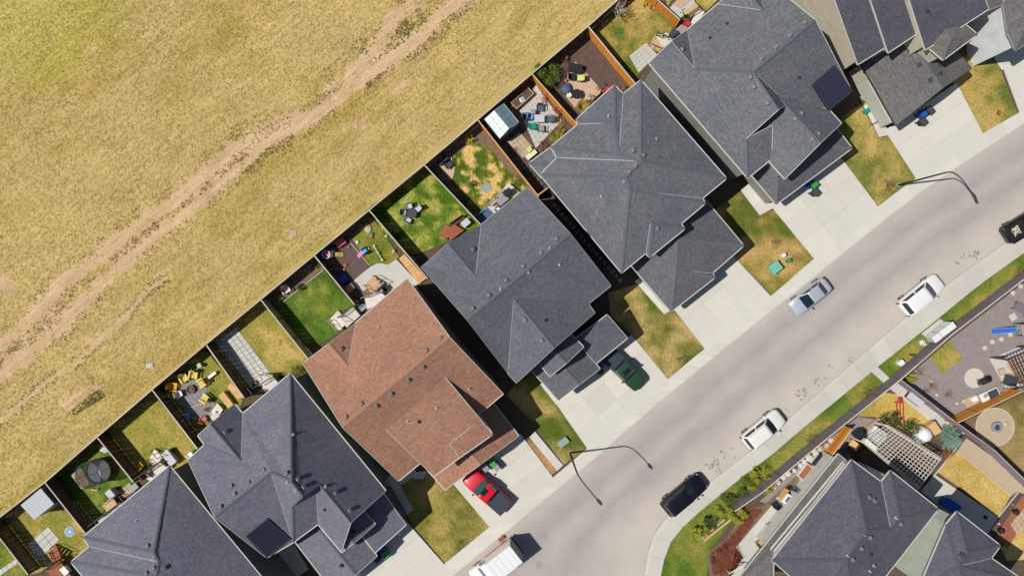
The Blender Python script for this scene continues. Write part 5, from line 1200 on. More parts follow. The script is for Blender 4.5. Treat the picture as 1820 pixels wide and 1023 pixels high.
for nm, c, al in (('poly_clear', (126,156,168), .78), ('poly_lit', (224,232,238), .97)):
    t = plain(nm, c, .25, .08, 3, spec=.5); t.p.inputs['Alpha'].default_value = al
greenhouse('small greenhouse with translucent panels behind the cedar fence')
t = planter('raised_bed', 'long brown raised bed by the back fence beside the greenhouse', 'planter', 'J503,252', ang('J420,325','J590,170'), 2.3, .85, .6, 'wood_tan', 'mulch'); o = MB().box((0,0,0), (.5,.45,.12)).build('bag', 'white', None, bevel=.04); o.location = at('J500,268', .6)+Vector((0,0,.56)); o.rotation_euler = (0,0,.5); tag(o, 'blue and white bag lying on the brown raised bed', 'bag')
MB().box((.03,0,.065), (.3,.26,.02)).build('print', 'sky', o)
for lab, p, f, fr, se in (('slate blue patio chair above the grey table by the greenhouse', 'J683,352', D(-90), 'charcoal', 'slateblue'), ('slate blue patio chair right of the grey table by the greenhouse', 'J785,462', D(180), 'charcoal', 'slateblue'), ('dark patio chair left of the grey table by the greenhouse', 'J540,440', D(0), 'black', 'charcoal'), ('grey patio chair at the lower right of the greenhouse table', 'J690,558', D(90), 'charcoal', 'grey')): chair(lab, p, f, fr, se, s=1.15)
chair('bright teal patio chair below the greenhouse table', 'J605,535', D(90), 'teal', 'teal', s=1.15); table('grey slatted table among blue chairs by the greenhouse', 'J675,457', 0, 1.0, .75, .7, 'lightgrey'); chair('pale blue chair partly pushed under the greenhouse table', 'J588,438', D(-10), 'charcoal', 'sky'); crate('barbecue', 'small dark round-lidded barbecue beside the greenhouse chairs', 'barbecue', 'J612,388', 0, (.42,.42,.8), 'charcoal', 'grey', bevel=.12)
bush('green and straw plants along the roof edge of the greenhouse yard', 'J840,610', .9, .5, 'leaf_lime', 500, .06); bush('straw-coloured plants in the corner bed near the greenhouse patio', 'J900,545', .7, .5, 'leaf_straw', 420, .06); bush('rusty shrub against the upper cedar fence of the greenhouse yard', 'J750,255', .6, .7, 'leaf_rust', 300, .06); bush('reddish shrub against the lower cedar fence of the greenhouse yard', 'J860,380', .6, .6, 'leaf_rust', 260, .06); bush('brown dead shrub at the porch roof of the greenhouse yard', 'J720,720', .55, .4, 'leaf_brown', 260, .06); bare('bare reddish shrub left of the white board in the greenhouse yard', 'J430,790', .7, .7, 'bark_red', 9, thick=.016)
crate('cushion', 'pale yellow cushion on the white board in the greenhouse yard', 'cushion', 'J570,770', ST, (.45,.45,.25), 'lime', z=.35); table('white potting bench at the porch roof of the greenhouse yard', 'J592,822', ST, 1.2, .5, .4, 'cream', 'wood_tan'); bush('small teal plant pot by the porch roof', 'J692,775', .2, .4, 'leaf_spruce', 80, .05)
# bare brown yard
sheet('dirt_yard', 'K30,520 K600,45 K1075,620 K850,720 K470,1000', .01, 'mulch'); sheet('patio', 'K400,470 K470,400 K560,490 K740,690 K600,780 K460,860 K360,735', .045, 'paver_pink'); slabs('patio', 'K520,500 K740,700 K600,790 K450,860', 1, 1, 'paver_pink', .055, .0, piece='paver'); slabs('patio', 'K470,600 K560,510 K740,690 K620,770', 8, 8, 'paver_pink', .07, .014, piece='paver')
bush('large yellow-green shrub in the back fence corner of the brown yard', 'K185,520', 1.35, 1.6, 'leaf_green', 2600, .075, clumps=16); reeds('straw and green ornamental grass at the roof edge of the brown yard', 'K540,850', .95, .8, 'leaf_straw', 380); reeds('thin dry grass clump against the back fence of the brown yard', 'K360,370', .5, .8, 'leaf_brown', 120)
crate('sofa', 'black outdoor sofa on the patio of the brown yard', 'sofa', 'K470,455', D(-12), (1.35,.75,.7), 'charcoal', 'black', bevel=.08); chair('black patio chair left of the lime cushion', 'K435,545', D(0), 'black', s=1.2); chair('black chair with lime cushion on the brown yard patio', 'K520,562', D(180), 'black', 'lime', s=1.1); table('black round table by two pale stools in the brown yard', 'K485,722', 0, 1.0, None, .65, 'black', 'black')
for lab, p in (('round cream stool left of the black round table', 'K408,733'), ('round cream stool below the black round table', 'K503,767')): t = thing('stool', lab, 'stool', at(p, .4), 0, 'stools by the black table'); MB().cyl((0,0,.3), .25, .16, 18).build('seat', 'cream', t, bevel=.03); MB().cyl((0,0,0), .16, .3, 12).build('base', 'tancloth', t)
blob('grill_cover', 'blue-grey crumpled cover left of the brown yard patio', 'cover', 'K375,672', .62, .6, 'slateblue', 12, seed=44); blob('toy', 'small red toy left of the black patio chair', 'toy', 'K372,590', .22, .35, 'redsoft', 7, seed=45); blob('plant_pot', 'pale green pot left of the brown yard patio', 'pot', 'K298,578', .24, .35, 'mintgrey', 9, seed=46)
crate('tool_box', 'red box at the roof edge of the brown yard', 'box', 'K785,682', D(38), (.75,.35,.4), 'red'); stairs('wooden steps with thin railing at the brown yard patio', 'K690,740', 'K640,715', 1.0, .6, 3, 'wood_tan'); chair('dark chair in the roof notch of the brown yard', 'K945,665', D(100), 'brown'); bush('small green plant near the red box', 'K770,620', .25, .3, 'leaf_green', 90, .05)
# top yard with the white-barked tree
lawn('lawn', 'L0,400 L560,-40 L800,-40 L1130,260 L1060,380 L880,680 L600,1010', (96,112,42), (164,146,76), (196,166,102), .0, 22.6)
bare('white-barked bare tree by the back fence at the top', 'L345,215', 1.3, 3.2, 'bark_pale', 9, 'tree', 'bare_tree', thick=.035, up=.9, trunk=.4); bare('plum-coloured bare shrub in the top back fence corner', 'L90,310', .9, 1.4, 'bark_red', 14, thick=.02, twig='leaf_plum'); bush('bright yellow flowering bush at the top edge', 'L690,45', .35, .5, 'leaf_yellow', 260, .05); reeds('dry straw clump at the foot of the orange fence', 'L800,100', .55, .4, 'leaf_straw', 200)
slabs('patio', 'L495,730 L720,560 L860,710 L620,950', 4, 5, 'concrete_patio', .06, .01, piece='paver'); stairs('curved wooden steps with black railing at the top yard', 'L960,600', 'L790,530', 1.3, .8, 5, 'wood_tan'); deck('pale deck with railing at the top yard', 'L850,470 L990,430 L1090,500 L950,610', .8, 'wood_white', ['L850,470 L930,500'])
crate('barbecue', 'black barbecue by the fence end of the top yard', 'barbecue', 'L1080,430', ST, (.7,.5,1.0), 'black', 'charcoal', z=.3); chair('red chair at the roof edge of the top yard', 'L1250,305', 1, 'red', z=.6); deck('grey deck at the roof edge of the top yard', 'L1020,470 L1200,300 L1290,370 L1140,470', .6, 'wood_grey')
sheet('patio', 'L1020,110 L1180,-60 L1320,-60 L1380,120 L1150,240', .03, 'concrete_patio'); sheetobj('mat', 'pink mat on the patio at the top edge', 'mat', 'L1060,60 L1170,-30 L1310,0 L1160,120', .07, 'paver_pink'); table('pale table with railing at the top edge patio', 'L1330,130', ST, 1.3, .8, .7, 'wood_tan'); chair('cushioned chair with pale yellow seat at the top edge patio', 'L1215,165', .5, 'charcoal', 'lime'); deck('long pale deck along the roof at the top edge', 'L1290,330 L1400,100 L1480,160 L1350,330', .7, 'wood_white', ['L1230,240 L1390,130'])
lawn('lawn', 'L960,-40 L1090,-60 L1000,90', GREEN, OLIVE, STRAW, .1, 23.3); lawn('lawn', 'L1320,-60 L1700,-60 L1500,150 L1380,40', GREEN, OLIVE, STRAW, .05, 23.9)
# dark stepping stones between the twin house and the stepped-roof house
for k in range(18):
    f = k/17; p = at((985+f*117, 365+f*133)); o = MB().box((0,0,.03), (.42,.42,.06)).build('stepping_stone', 'paver_slate', None, bevel=.02); o.location = p; o.rotation_euler = (0,0,D(-48)+RND.uniform(-.06,.06)); tag(o, 'square stepping stone in the dark passage beside the twin house', 'stepping stone', 'stepping stones in the side passage')
for k in range(7):
    f = k/6; p = at((928+f*40, 290+f*45)); o = MB().box((0,0,.03), (.42,.42,.06)).build('stepping_stone', 'paver_dark', None, bevel=.02); o.location = p; o.rotation_euler = (0,0,D(-48)); tag(o, 'square stepping stone beside the cedar fence by the porch roof', 'stepping stone', 'stepping stones along the cedar fence')
bare('bare twiggy plant in the dark gap beside the brown-roofed house', 'j1160,300', .5, .7, 'bark_red', 7, thick=.014)
# ------------------------------------------------------------------ front gardens and street
for lab, p, mt, ld in (('blue wheeled bin left of the green one, upper right garage', 'd1340,672', 'sky', 'blue'), ('green wheeled bin beside the blue one, upper right garage', 'd1402,668', 'green', 'green'), ('black wheeled bin in front of the blue one, upper right garage', 'd1412,735', 'black', 'charcoal'),
    ('blue wheeled bin at the beige house garage', 'g1010,915', 'blue', 'blue'), ('black wheeled bin below the blue one at the beige house', 'g1012,978', 'black', 'charcoal'), ('black wheeled bin right of the blue one at the beige house', 'g1068,888', 'black', 'charcoal'),
    ('blue wheeled bin at the ribbed-roof house garage', 'm1572,808', 'blue', 'blue'), ('green wheeled bin below the blue one at the ribbed-roof house', 'm1612,856', 'green', 'green'), ('black wheeled bin left of the green one at the ribbed-roof house', 'm1545,890', 'black', 'charcoal'),
    ('green wheeled bin by the brown-roofed house garage', 'k1482,745', 'green', 'green'), ('grey wheeled bin left of the green one at the brown-roofed house', 'k1425,780', 'charcoal', 'grey'), ('grey wheeled bin right of the green one at the brown-roofed house', 'k1512,775', 'charcoal', 'grey'),
    ('blue wheeled bin between the two garages of the twin house', 'i1480,635', 'blue', 'blue'), ('black wheeled bin below the blue one at the twin house', 'i1486,678', 'black', 'charcoal')): wheelie(lab, p, D(-48), mt, ld)
plain('util_green', (120,190,166), .5, .05)
crate('transformer_box', 'large green utility box on the lawn left of the silver sedan', 'utility box', 's1379,475', D(38), (1.05,.95,.8), 'util_green', 'util_green'); crate('pedestal', 'small green utility pedestal right of the large green box', 'utility box', 's1403,463', D(38), (.35,.3,.6), 'green', 'green'); crate('pedestal', 'small white utility pedestal above the large green box', 'utility box', 's1394,453', D(38), (.32,.3,.7), 'white', 'white'); sheetobj('utility_lid', 'pale green utility box lid on the lawn beside the street lamp', 'utility box', 's989,785 s1005,774 s1012,783 s996,795', .35, 'mintgrey', .35)
bare('bare reddish shrub beside the upper street lamp', 's1577,331', .8, .9, 'bark_red', 12, thick=.016, twig='leaf_brown'); bush('small orange-brown plant on the upper right lawn', 's1774,200', .35, .35, 'leaf_rust', 120, .05); bare('small bare tree on the lawn in front of the twin house', 's1204,637', .8, 1.7, 'bark', 5, 'tree', 'bare_tree', thick=.02, up=.8, trunk=.5, depth=3); bare('small bare bush at the front corner of the lawn by the white truck', 's818,963', .45, .7, 'bark_red', 7, thick=.014); bare('bare brown plant on the lawn left of the large green utility box', 's1376,430', .7, .7, 'bark', 8, thick=.014)
bush('flowering plants at the porch corner of the white-walled house', 's1728,80', .6, .5, 'leaf_green', 260, .05); crate('toy_car', 'turquoise toy car by the beige house walkway', 'toy', 'g552,895', .6, (.5,.35,.45), 'teal', 'teal'); bush('small green plant by the beige house walkway', 'g525,820', .35, .4, 'leaf_lime', 130, .05)
t = thing('bicycle_rack', 'thin bare metal rack at the end of the beige house walkway', 'rack', at('g630,985', .5), D(25)); MB().tube([(-.5,0,0),(-.5,0,.6),(.5,0,.6),(.5,0,0)], .025, 6).build('hoop', 'charcoal', t); MB().tube([(-.5,0,.35),(.5,0,.35)], .02, 6).build('bar', 'charcoal', t)
street_lamp('curved-arm street lamp by the upper right driveways', 's1597,329', 's1622,367'); street_lamp('curved-arm street lamp near the lower lawn of the twin house', 's1013,804', 's1042,838')
HD = lambda dx, dy: math.atan2(-dy, dx)
vehicle('car', 'silver sedan parked nose-left by the north kerb', 's1440,527', HD(-.79,.62), 4.35, 1.78, 'sedan', 'paint_silver', 'car')
vehicle('car', 'white sport utility car parked at the upper right of the street', 's1637,524', HD(.78,-.63), 4.75, 1.95, 'suv', 'paint_white', 'car'); vehicle('car', 'white sport utility car with black trim parked mid-street', 's1356,763', HD(.78,-.63), 4.55, 1.9, 'suv', 'paint_white2', 'car', rails=True)
vehicle('car', 'black sport utility car parked near the kerb bend', 's1215,879', HD(.77,-.64), 4.8, 1.95, 'suv', 'paint_black', 'car', glass='car_glass'); vehicle('pickup_truck', 'black pickup with loaded bed cut by the right edge', 's1829,393', HD(.85,-.53), 5.7, 2.0, 'pickup', 'paint_black', 'truck', bed='open')
vehicle('pickup_truck', 'green pickup with dark bed cover on the twin house drive', 's1107,654', HD(.72,.69), 4.95, 1.85, 'pickup', 'paint_green', 'truck', sunroof=True, bed='cover'); vehicle('pickup_truck', 'red pickup with dark bed cover backed out on the brown house drive', 's866,872', HD(-.75,-.66), 5.15, 1.95, 'pickup', 'paint_red', 'truck', sunroof=True, bed='cover', glass='car_glass_green')
def box_truck(label, p, head):
    t = thing('box_truck', label, 'truck', at(p, 0), head, 'cars and trucks parked on the street and drives'); w = 2.05
    m = MB().box((-.9, 0, 1.75), (3.1, w, 2.3)).build('cargo_box', 'paint_white', t, bevel=.04); 
    for k in range(5): MB().box((-2.1+k*.6, 0, 2.905), (.03, w-.1, .012)).build('roof_rib', 'trim_white', m)
    MB().box((-2.47, 0, 1.7), (.04, w-.12, 2.1)).build('roller_door', 'mintgrey', t); MB().box((-2.52, 0, .55), (.12, w, .15)).build('rear_bumper', 'charcoal', t)
    S = []
    for x, top in ((.66,2.0),(1.1,2.02),(1.35,1.95),(1.75,1.3),(2.3,1.18),(2.75,1.05),(2.9,.75)):
        hw = w*.46*(1-.06*max(0, x-1.9)); S.append([Vector((x, y*hw, z)) for y, z in ((.9,.4),(1,.6),(1,top*.7),(.86,top-.1),(.7,top),(-.7,top),(-.86,top-.1),(-1,top*.7),(-1,.6),(-.9,.4))])
    loft(MB(), S).build('cab', 'paint_white', t, smooth=False, bevel=.05)
    MB().add([(1.38,-.72,1.95),(1.38,.72,1.95),(1.76,.8,1.36),(1.76,-.8,1.36)], [(0,3,2,1)]).build('windshield', 'car_glass_green', t).location = (.03,0,.02)
    for sy in (-1,1):
        MB().box((1.1, sy*.945, 1.45), (.6,.03,.5)).build('side_window', 'car_glass_green', t); MB().box((1.7, sy*1.15, 1.4), (.12,.2,.3)).build('mirror', 'redsoft', t)
        MB().box((-.9, sy*1.035, .85), (3.0,.02,.3)).build('side_stripe', 'redsoft', t); MB().box((2.85, sy*.6, .75), (.1,.3,.2)).build('headlight', 'lamp_white', t)
        for x in (1.9, -1.5): o = MB().tube([(x, sy*.8-.12, .36), (x, sy*.8+.12, .36)], .36, 16).build('wheel', 'rubber_tyre', t); MB().tube([(x, sy*.85, .36), (x, sy*.94, .36)], .2, 12).build('rim', 'rim', o)
    return t
box_truck('white box truck cut by the bottom edge, nose to lower left', 's883,991', HD(-.79,.61))
o = MB()
t = thing('loading_ramp', 'brown wooden ramp at the tail of the white truck', 'ramp', at('s892,955'), HD(.79,-.61)); MB().box((0,0,.2), (.75,.38,.05), 0, ('Y', .2)).build('deck_board', 'wood_red', t)
for s in (-1,1): MB().box((s*.28,0,.1), (.08,.34,.2)).build('support', 'wood_brown', t)
plain('manhole', (168,158,150), .8, .1, 6)
# manholes and clods of dried mud on the road
for lab, p in (('round manhole cover in the road near the white truck, upper one', 's967,951'), ('round manhole cover in the road near the white truck, lower one', 's958,1003')): o = MB().cyl((0,0,0), .36, .012, 24).build('manhole_cover', 'manhole'); o.location = at(p)+Vector((0,0,.002)); tag(o, lab, 'manhole cover', 'manhole covers')
plain('mud', (150,141,132), .95, .2, 4)
R = random.Random(9); m = MB()
for cx, cy, n, s in ((1426,694,16,9),(1418,702,9,7),(1452,676,10,8),(1266,824,26,11),(1290,805,14,12),(1275,838,8,6),(1725,452,12,8),(1712,458,6,6),(1736,452,14,6),(1702,467,4,5),(1486,650,6,12),(1510,637,5,9),(1330,790,6,8),(1405,735,7,9)):
    for k in range(n):
        p = at((R.gauss(cx, s*.7), R.gauss(cy, s*.55))); r = R.uniform(.03, .12); a0 = R.uniform(0,6.28); nn = 6
        pts = [(p.x+math.cos(a0+6.283*q/nn)*r*R.uniform(.5,1.3), p.y+math.sin(a0+6.283*q/nn)*r*R.uniform(.5,1.3)) for q in range(nn)]; m.prism(pts, 0, .012+R.uniform(0,.02))
o = m.build('dried_mud', 'mud'); tag(o, 'dried mud clods scattered on the road by the kerb', 'mud', kind='stuff')
# ------------------------------------------------------------------ across the street: mailboxes and verge
for lab, p in (('white community mailbox cabinet, nearest the street lamp end', 'M432,818'), ('white community mailbox cabinet, middle of three', 'M497,766'), ('white community mailbox cabinet, upper right of three', 'M560,718')):
    t = thing('mailbox_cabinet', lab, 'mailbox', at(p, 1.4), D(37), 'community mailboxes on the verge'); MB().box((0,0,.9), (.78,.6,1.1)).build('cabinet', 'lightgrey', t, bevel=.02); MB().box((0,0,.18), (.5,.4,.36)).build('pedestal', 'grey', t); MB().add([(-.42,-.33,1.44),(.42,-.33,1.44),(.42,.33,1.5),(-.42,.33,1.5),(-.42,-.33,1.5),(.42,-.33,1.5),(.42,.33,1.56),(-.42,.33,1.56)], [(3,2,1,0),(4,5,6,7),(0,1,5,4),(1,2,6,5),(2,3,7,6),(3,0,4,7)]).build('top', 'white', t)
    for i in range(3):
        for j in range(4): MB().box((-.25+i*.25, .305, .5+j*.24), (.22,.02,.21)).build('mail_door', 'white', t)
slabs('mailbox_pad', 'M290,780 M460,645 M520,690 M370,840', 3, 1, 'concrete_grey', .09)
chair('small white chair on the verge left of the mailboxes', 'M300,860', 2, 'white', s=.7); crate('pedestal', 'white utility pedestal on the verge beside the dark fence', 'utility box', 'N118,228', D(37), (.5,.42,.7), 'white', 'white')
t = thing('marker_post', 'short black marker post on the verge between the white pedestals', 'post', at('M195,970', .3), 0); MB().tube([(0,0,0),(.05,-.08,.9)], .05, 8).build('post', 'black', t); MB().cyl((.05,-.08,.88), .07, .05, 8).build('cap', 'black', t)
slabs('walkway', 's1546,658 s1558,650 s1592,682 s1581,690', 1, 3, 'concrete_grey', .08); slabs('walkway', 's1581,690 s1597,679 s1714,770 s1690,778', 1, 8, 'concrete_grey', .06)
bare('reddish bare shrub reaching over the dark fence at the path', 's1540,700', 1.2, 1.5, 'bark_red', 16, thick=.018, twig='leaf_brown'); bare('reddish bare shrub over the dark fence above the wooden screen', 's1445,783', 1.3, 1.5, 'bark_red', 16, thick=.018, twig='leaf_brown'); bare('reddish bare shrub over the dark fence near the right edge', 's1808,490', 1.3, 1.5, 'bark_red', 14, thick=.018, twig='leaf_brown')
for k, (p, r, mt) in enumerate((('Q940,290',1.3,'leaf_lime'),('Q870,350',1.1,'leaf_green'),('Q1010,330',.9,'leaf_lime'),('Q740,460',1.1,'leaf_green'),('Q690,520',1.0,'leaf_lime'),('Q520,680',.9,'leaf_lime'),('Q790,570',.9,'leaf_lime'),('Q600,600',.8,'leaf_deep'),('Q840,430',.8,'leaf_deep'))):
    bare(['tall lime shrub where the dark fence ends at the verge','green shrub left of the tall lime shrub at the fence end','lime shrub just inside the fence end','green shrub midway along the verge shrub row','lime shrub just above the long planks','lime shrub at the left tip of the long planks','lime shrub at the right tip of the long planks','dark low shrub behind the long planks','dark shrub between the fence end and the planks'][k], p, r, r*.95, 'bark_grey', 15, group='verge shrubs', thick=.02, up=.4, twig=mt, nleaf=int(1300*r), name='leafing_shrub')
for k, (a, b, lb) in enumerate((('Q520,742','Q700,590','long pale plank lying on the verge, upper one'), ('Q545,750','Q745,592','long yellow plank lying on the verge, lower one'))): o = MB().bar(at(a)+Vector((0,0,.3)), at(b)+Vector((0,0,.3)), .2 if k else .12, .1).build('plank', 'wood_ply' if k else 'wood_pale'); tag(o, lb, 'plank')
sheet('flower_bed', 'Q860,520 Q1000,490 Q1120,380 Q1180,330 Q1263,250 Q1263,440 Q790,805 Q850,880 Q760,1040 Q600,1040 Q570,880 Q600,830 Q720,740', .03, 'leafbed'); sheet('patio', 'Q1050,500 Q1140,370 Q1300,480 Q800,1040 Q740,1040 Q845,880 Q790,806', .06, 'concrete_patio')
R = random.Random(21); xs = []; cs = []
rp = [tuple(at(t)[:2]) for t in 'Q880,520 Q990,510 Q800,790 Q845,870 Q760,1010 Q620,1010 Q600,850 Q720,760 Q830,640'.split()]; x0, x1 = min(p[0] for p in rp), max(p[0] for p in rp); y0, y1 = min(p[1] for p in rp), max(p[1] for p in rp)
for k in range(5200):
    x, y = R.uniform(x0, x1), R.uniform(y0, y1)
    if inpoly(x, y, rp): xs.append((x, y)); cs.append(L3(R.choice(((132,66,52),(150,80,60),(112,58,50),(164,98,66),(120,82,60)))))
tufts('red_ground_cover', xs, cs, .16, 4, .2, .02); STUFF['red_ground_cover'] = 'dark red ground cover plants beside the pale patio'
for k, p in enumerate(('Q665,830','Q715,800','Q620,910')): bush(['black-leaved low plant, left of the red ground cover','small black-leaved plant in the red ground cover','dark plant low in the red ground cover'][k], p, .35, .35, 'leaf_plum', 130, .05)
t = thing('hand_rail', 'white handrail posts at the lower side of the corner house', 'railing', at('Q720,975'), ang('Q720,975','Q825,915')); MB().bar((0,0,.9),(1.5,0,.9),.07).build('rail', 'white', t); MB().bar((1.5,0,.9),(2.0,-.5,.9),.07).build('rail', 'white', t)
for p in ((0,0),(1.5,0),(2,-.5)): MB().box((p[0],p[1],.45), (.08,.08,.9)).build('post', 'white', t)
chair('slatted wooden lounge chair on the pale patio, lowest one', 'Q975,780', D(40), 'wood_brown', 'wood_tan', s=1.3); chair('white chair with dark arms midway on the pale patio', 'Q1050,640', D(40), 'charcoal', 'white'); chair('black slatted chair at the upper end of the pale patio', 'Q1090,490', D(130), 'black', s=1.1)
t = crate('glass_table', 'white box with glass top on the pale patio', 'table', 'Q1195,462', D(-38), (1.1,.95,.7), 'white', 'white'); MB().box((0,0,.71), (.8,.65,.02)).build('glass_pane', 'slateblue', t); planter('planter_box', 'narrow wooden planter left of the glass-topped box', 'planter', 'Q1150,410', D(52), 1.2, .4, .4, 'wood_tan', 'wood_cedar'); t = thing('umbrella', 'folded dark umbrella base near the glass-topped box', 'umbrella', at('Q1210,370', .5), 0); MB().tube([(0,0,.05),(0,0,1.6)], .03, 8).build('pole', 'charcoal', t); MB().tube([(0,0,.9),(.1,.05,2.0)], .16, 9, .04).build('canopy', 'charcoal', t); MB().cyl((0,0,0), .28, .08, 14).build('base', 'black', t)
planter('raised_bed', 'rust-brown filled planter against the corner house', 'planter', 'O68,712', D(52), 1.6, 1.0, .5, 'white', 'wood_red'); crate('sink_unit', 'black open tub with white frame beside the corner house', 'tub', 'O190,612', D(52), (1.3,1.0,.6), 'white', 'black'); blob('plant_pot', 'pair of dark pots below the rust-brown planter', 'pot', 'O20,835', .25, .4, 'charcoal', seed=61)
for k in range(12):
    f = k/11; p = (1478-f*104+RND.uniform(-2,2), 782+f*82+RND.uniform(-2,2)); blob('edging_stone', 'pale stone in the row along the dark fence', 'stone', p, RND.uniform(.25,.45), .15, 'stone_pale', 8, group='edging stones along the dark fence', seed=70+k)
sheet('gravel_yard', 's1480,775 s1525,740 s1560,745 s1570,760 s1500,830 s1455,860 s1390,905 s1350,890', .02, 'gravel')
# pergola yard
lawn('lawn', 'O530,200 O775,-15 O900,0 O1190,245 O1070,360 O800,260 O690,205', OLIVE, (196,168,88), (208,178,102), .1, 26.1)
sheet('patio', 'O470,430 O640,260 O1290,580 O1090,900 O840,740 O760,800 O480,590 O430,500', .03, 'mulch')
def pergola(label, quad, z, nu, nv, mat, w=.055, dark=False):
    q = [at(t, z) for t in quad.split()]; c = sum(q, Vector())/4; t = thing('pergola', label, 'pergola', c); WORLD.add(t.name); up = lambda p, dz: Vector((p.x, p.y, z+dz))
    for k in range(nu+1): f = k/nu; MB().bar(up(lerp2(q, f, 0), .05), up(lerp2(q, f, 1), .05), w, .07).build('rafter', mat, t)
    for k in range(nv+1): f = k/nv; MB().bar(up(lerp2(q, 0, f), .13), up(lerp2(q, 1, f), .13), w, .06).build('lath', mat, t)
    for u, v in ((.03,.05),(.97,.05),(.97,.95),(.03,.95)): p = lerp2(q, u, v); MB().box((p.x, p.y, z/2), (.14,.14,z)).build('post', mat, t)
    for v in (.05, .95): MB().bar(up(lerp2(q, -.02, v), -.06), up(lerp2(q, 1.02, v), -.06), .08, .18).build('beam', mat, t)
    return t
pergola('large pale lattice pergola behind the corner house', 'O800,275 O1290,578 O1078,860 O575,440', 2.5, 18, 11, 'wood_white', .045)
t = thing('hot_tub', 'white moulded hot tub half under the lattice pergola', 'hot tub', at('O705,405', .85), D(52)); MB().box((0,0,.4), (2.1,1.55,.8)).build('cabinet', 'white', t, bevel=.15, seg=4); MB().ring((0,0), .45, .62, .8, .84, 20).build('basin_rim', 'lightgrey', t)
for k, (dx, dy) in enumerate(((.6,.3),(.6,-.3),(-.5,.35),(-.6,-.2))): MB().cyl((dx,dy,.8), .07, .03, 10).build('jet', 'grey', t)
planter('raised_bed', 'tan-framed bed round the upper end of the white hot tub', 'planter', 'O690,280', D(35), 1.5, .6, .4, 'wood_tan', 'gravel')
fence('short orange slatted screen beside the corner house', ['O285,580','O480,318'], 1.7, 'wood_orange', 'wood_ply', 'wood_cedar', 'v', .1, name='privacy_screen'); table('tan wooden table at the roof corner by the slatted screen', 'O505,465', D(-38), 1.0, .75, .7, 'wood_ply', 'wood_brown'); crate('storage_box', 'black box behind the tan table by the slatted screen', 'box', 'O560,370', D(40), (.9,.8,.9), 'charcoal', 'black'); chair('blue-grey chair under the roof corner of the corner house', 'O430,525', D(40), 'slateblue'); deck('dark brown deck under the pergola side of the corner house', 'O520,540 O640,480 O740,560 O620,650', .4, 'wood_brown')
blob('umbrella', 'white crumpled folded umbrella beside the blue spruce', 'umbrella', 'O1135,370', .85, 1.3, 'white', 13, seed=81); crate('storage_box', 'plain tan plywood box beside the white folded umbrella', 'box', 'O1238,312', D(-55), (1.15,.75,.9), 'wood_ply', 'wood_ply', bevel=.01); spruce('small blue spruce beside the purple-grey fence', 'O1340,385', 1.25, 2.4)
t = thing('metal_frame', 'red metal frame lying on the yellow grass', 'frame', at('N100,690', .4), ang('N95,560','N105,790')); 
for y in (-.32, 0, .32): MB().tube([(-1.1,y,.42),(1.1,y,.42)], .035, 6).build('long_tube', 'red_orange' if 'red_orange' in MT else 'red', t)
for x in (-1.1, 1.1): MB().tube([(x,-.35,.42),(x,.35,.42)], .035, 6).build('cross_tube', 'red', t); MB().tube([(x,-.32,.42),(x,-.32,0)], .03, 6).build('leg', 'red', t); MB().tube([(x,.32,.42),(x,.32,0)], .03, 6).build('leg', 'red', t)
MB().add([(-1.6,-.2,.5),(-1.2,-.35,.42),(-1.2,.35,.42),(-1.6,.2,.5),(-1.4,0,.56)], [(0,1,4),(1,2,4),(2,3,4),(3,0,4)]).build('seat', 'red', t)
crate('storage_bench', 'maroon and white storage bench against the purple-grey fence', 'bench', 'N245,560', D(-37), (1.7,.7,.6), 'maroon', 'lightgrey'); bush('dark green vine on the upper corner of the pergola', 'O830,240', .8, 2.0, 'leaf_deep', 500, .08); bush('dark green vine on the far edge of the pergola', 'O1020,300', .7, 2.0, 'leaf_deep', 420, .08)
# gravel yard with the round stone pad
sheet('gravel_yard', 's1601,680 s1690,602 s1802,516 s1900,443 s1960,600 s1900,690 s1815,697 s1699,752', .015, 'gravel'); lawn('lawn', 'N375,175 N545,25 N675,185 N480,330', LIME, OLIVE, STRAW, .03, 27.7)
sheet('patio', 'N910,192 N1240,60 N1420,300 N1180,450 N1060,462', .06, 'concrete_patio'); slabs('patio', 'N1060,230 N1250,150 N1330,370 N1130,420', 8, 8, 'paver_pink', .085, .012, piece='paver')
pergola('brown pergola over the pink paver patio at the right edge', 'N1070,190 N1330,80 N1420,360 N1215,470', 2.4, 9, 4, 'wood_brown', .07)
o = MB().cyl((0,0,0), 1.0, .05, 30).build('stone_pad', 'stone_pale'); o.location = at('N775,365'); tag(o, 'round sandy stone pad in the gravel yard', 'stone pad')
t = thing('smoker_grill', 'black barrel grill on the round sandy pad', 'grill', at('N875,388', .7), D(25)); MB().tube([(-.45,0,.8),(.45,0,.8)], .27, 14).build('barrel', 'black', t, smooth=True); MB().box((-.65,0,.75), (.35,.4,.04)).build('side_shelf', 'charcoal', t)
for sx in (-1,1):
    for sy in (-1,1): MB().box((sx*.4, sy*.2, .3), (.05,.05,.6)).build('leg', 'charcoal', t)
chair('dark rounded egg chair on the pale patio at the right edge', 'N1090,388', D(160), 'charcoal', s=1.7); planter('planter_box', 'small pink paver planter on the pale patio at the right edge', 'planter', 'N1030,308', D(20), .55, .55, .3, 'paver_tan', 'paver_pink'); t = thing('lantern', 'small white-topped lantern post at the patio corner', 'lantern', at('N1042,190', .8), 0); MB().cyl((0,0,0), .07, 1.0, 8).build('post', 'black', t); MB().cyl((0,0,1.0), .14, .2, 10, .05).build('lamp_cap', 'white', t)
for k, p in enumerate(('M1125,412','M1102,790','M1020,832','M938,856','M870,910','M1195,352')): o = MB().cyl((0,0,0), .23, .05, 16).build('stepping_stone', 'stone_pale'); o.location = at(p); tag(o, 'round pale stepping stone in the purple-grey gravel', 'stepping stone', 'round stepping stones in the gravel yard')
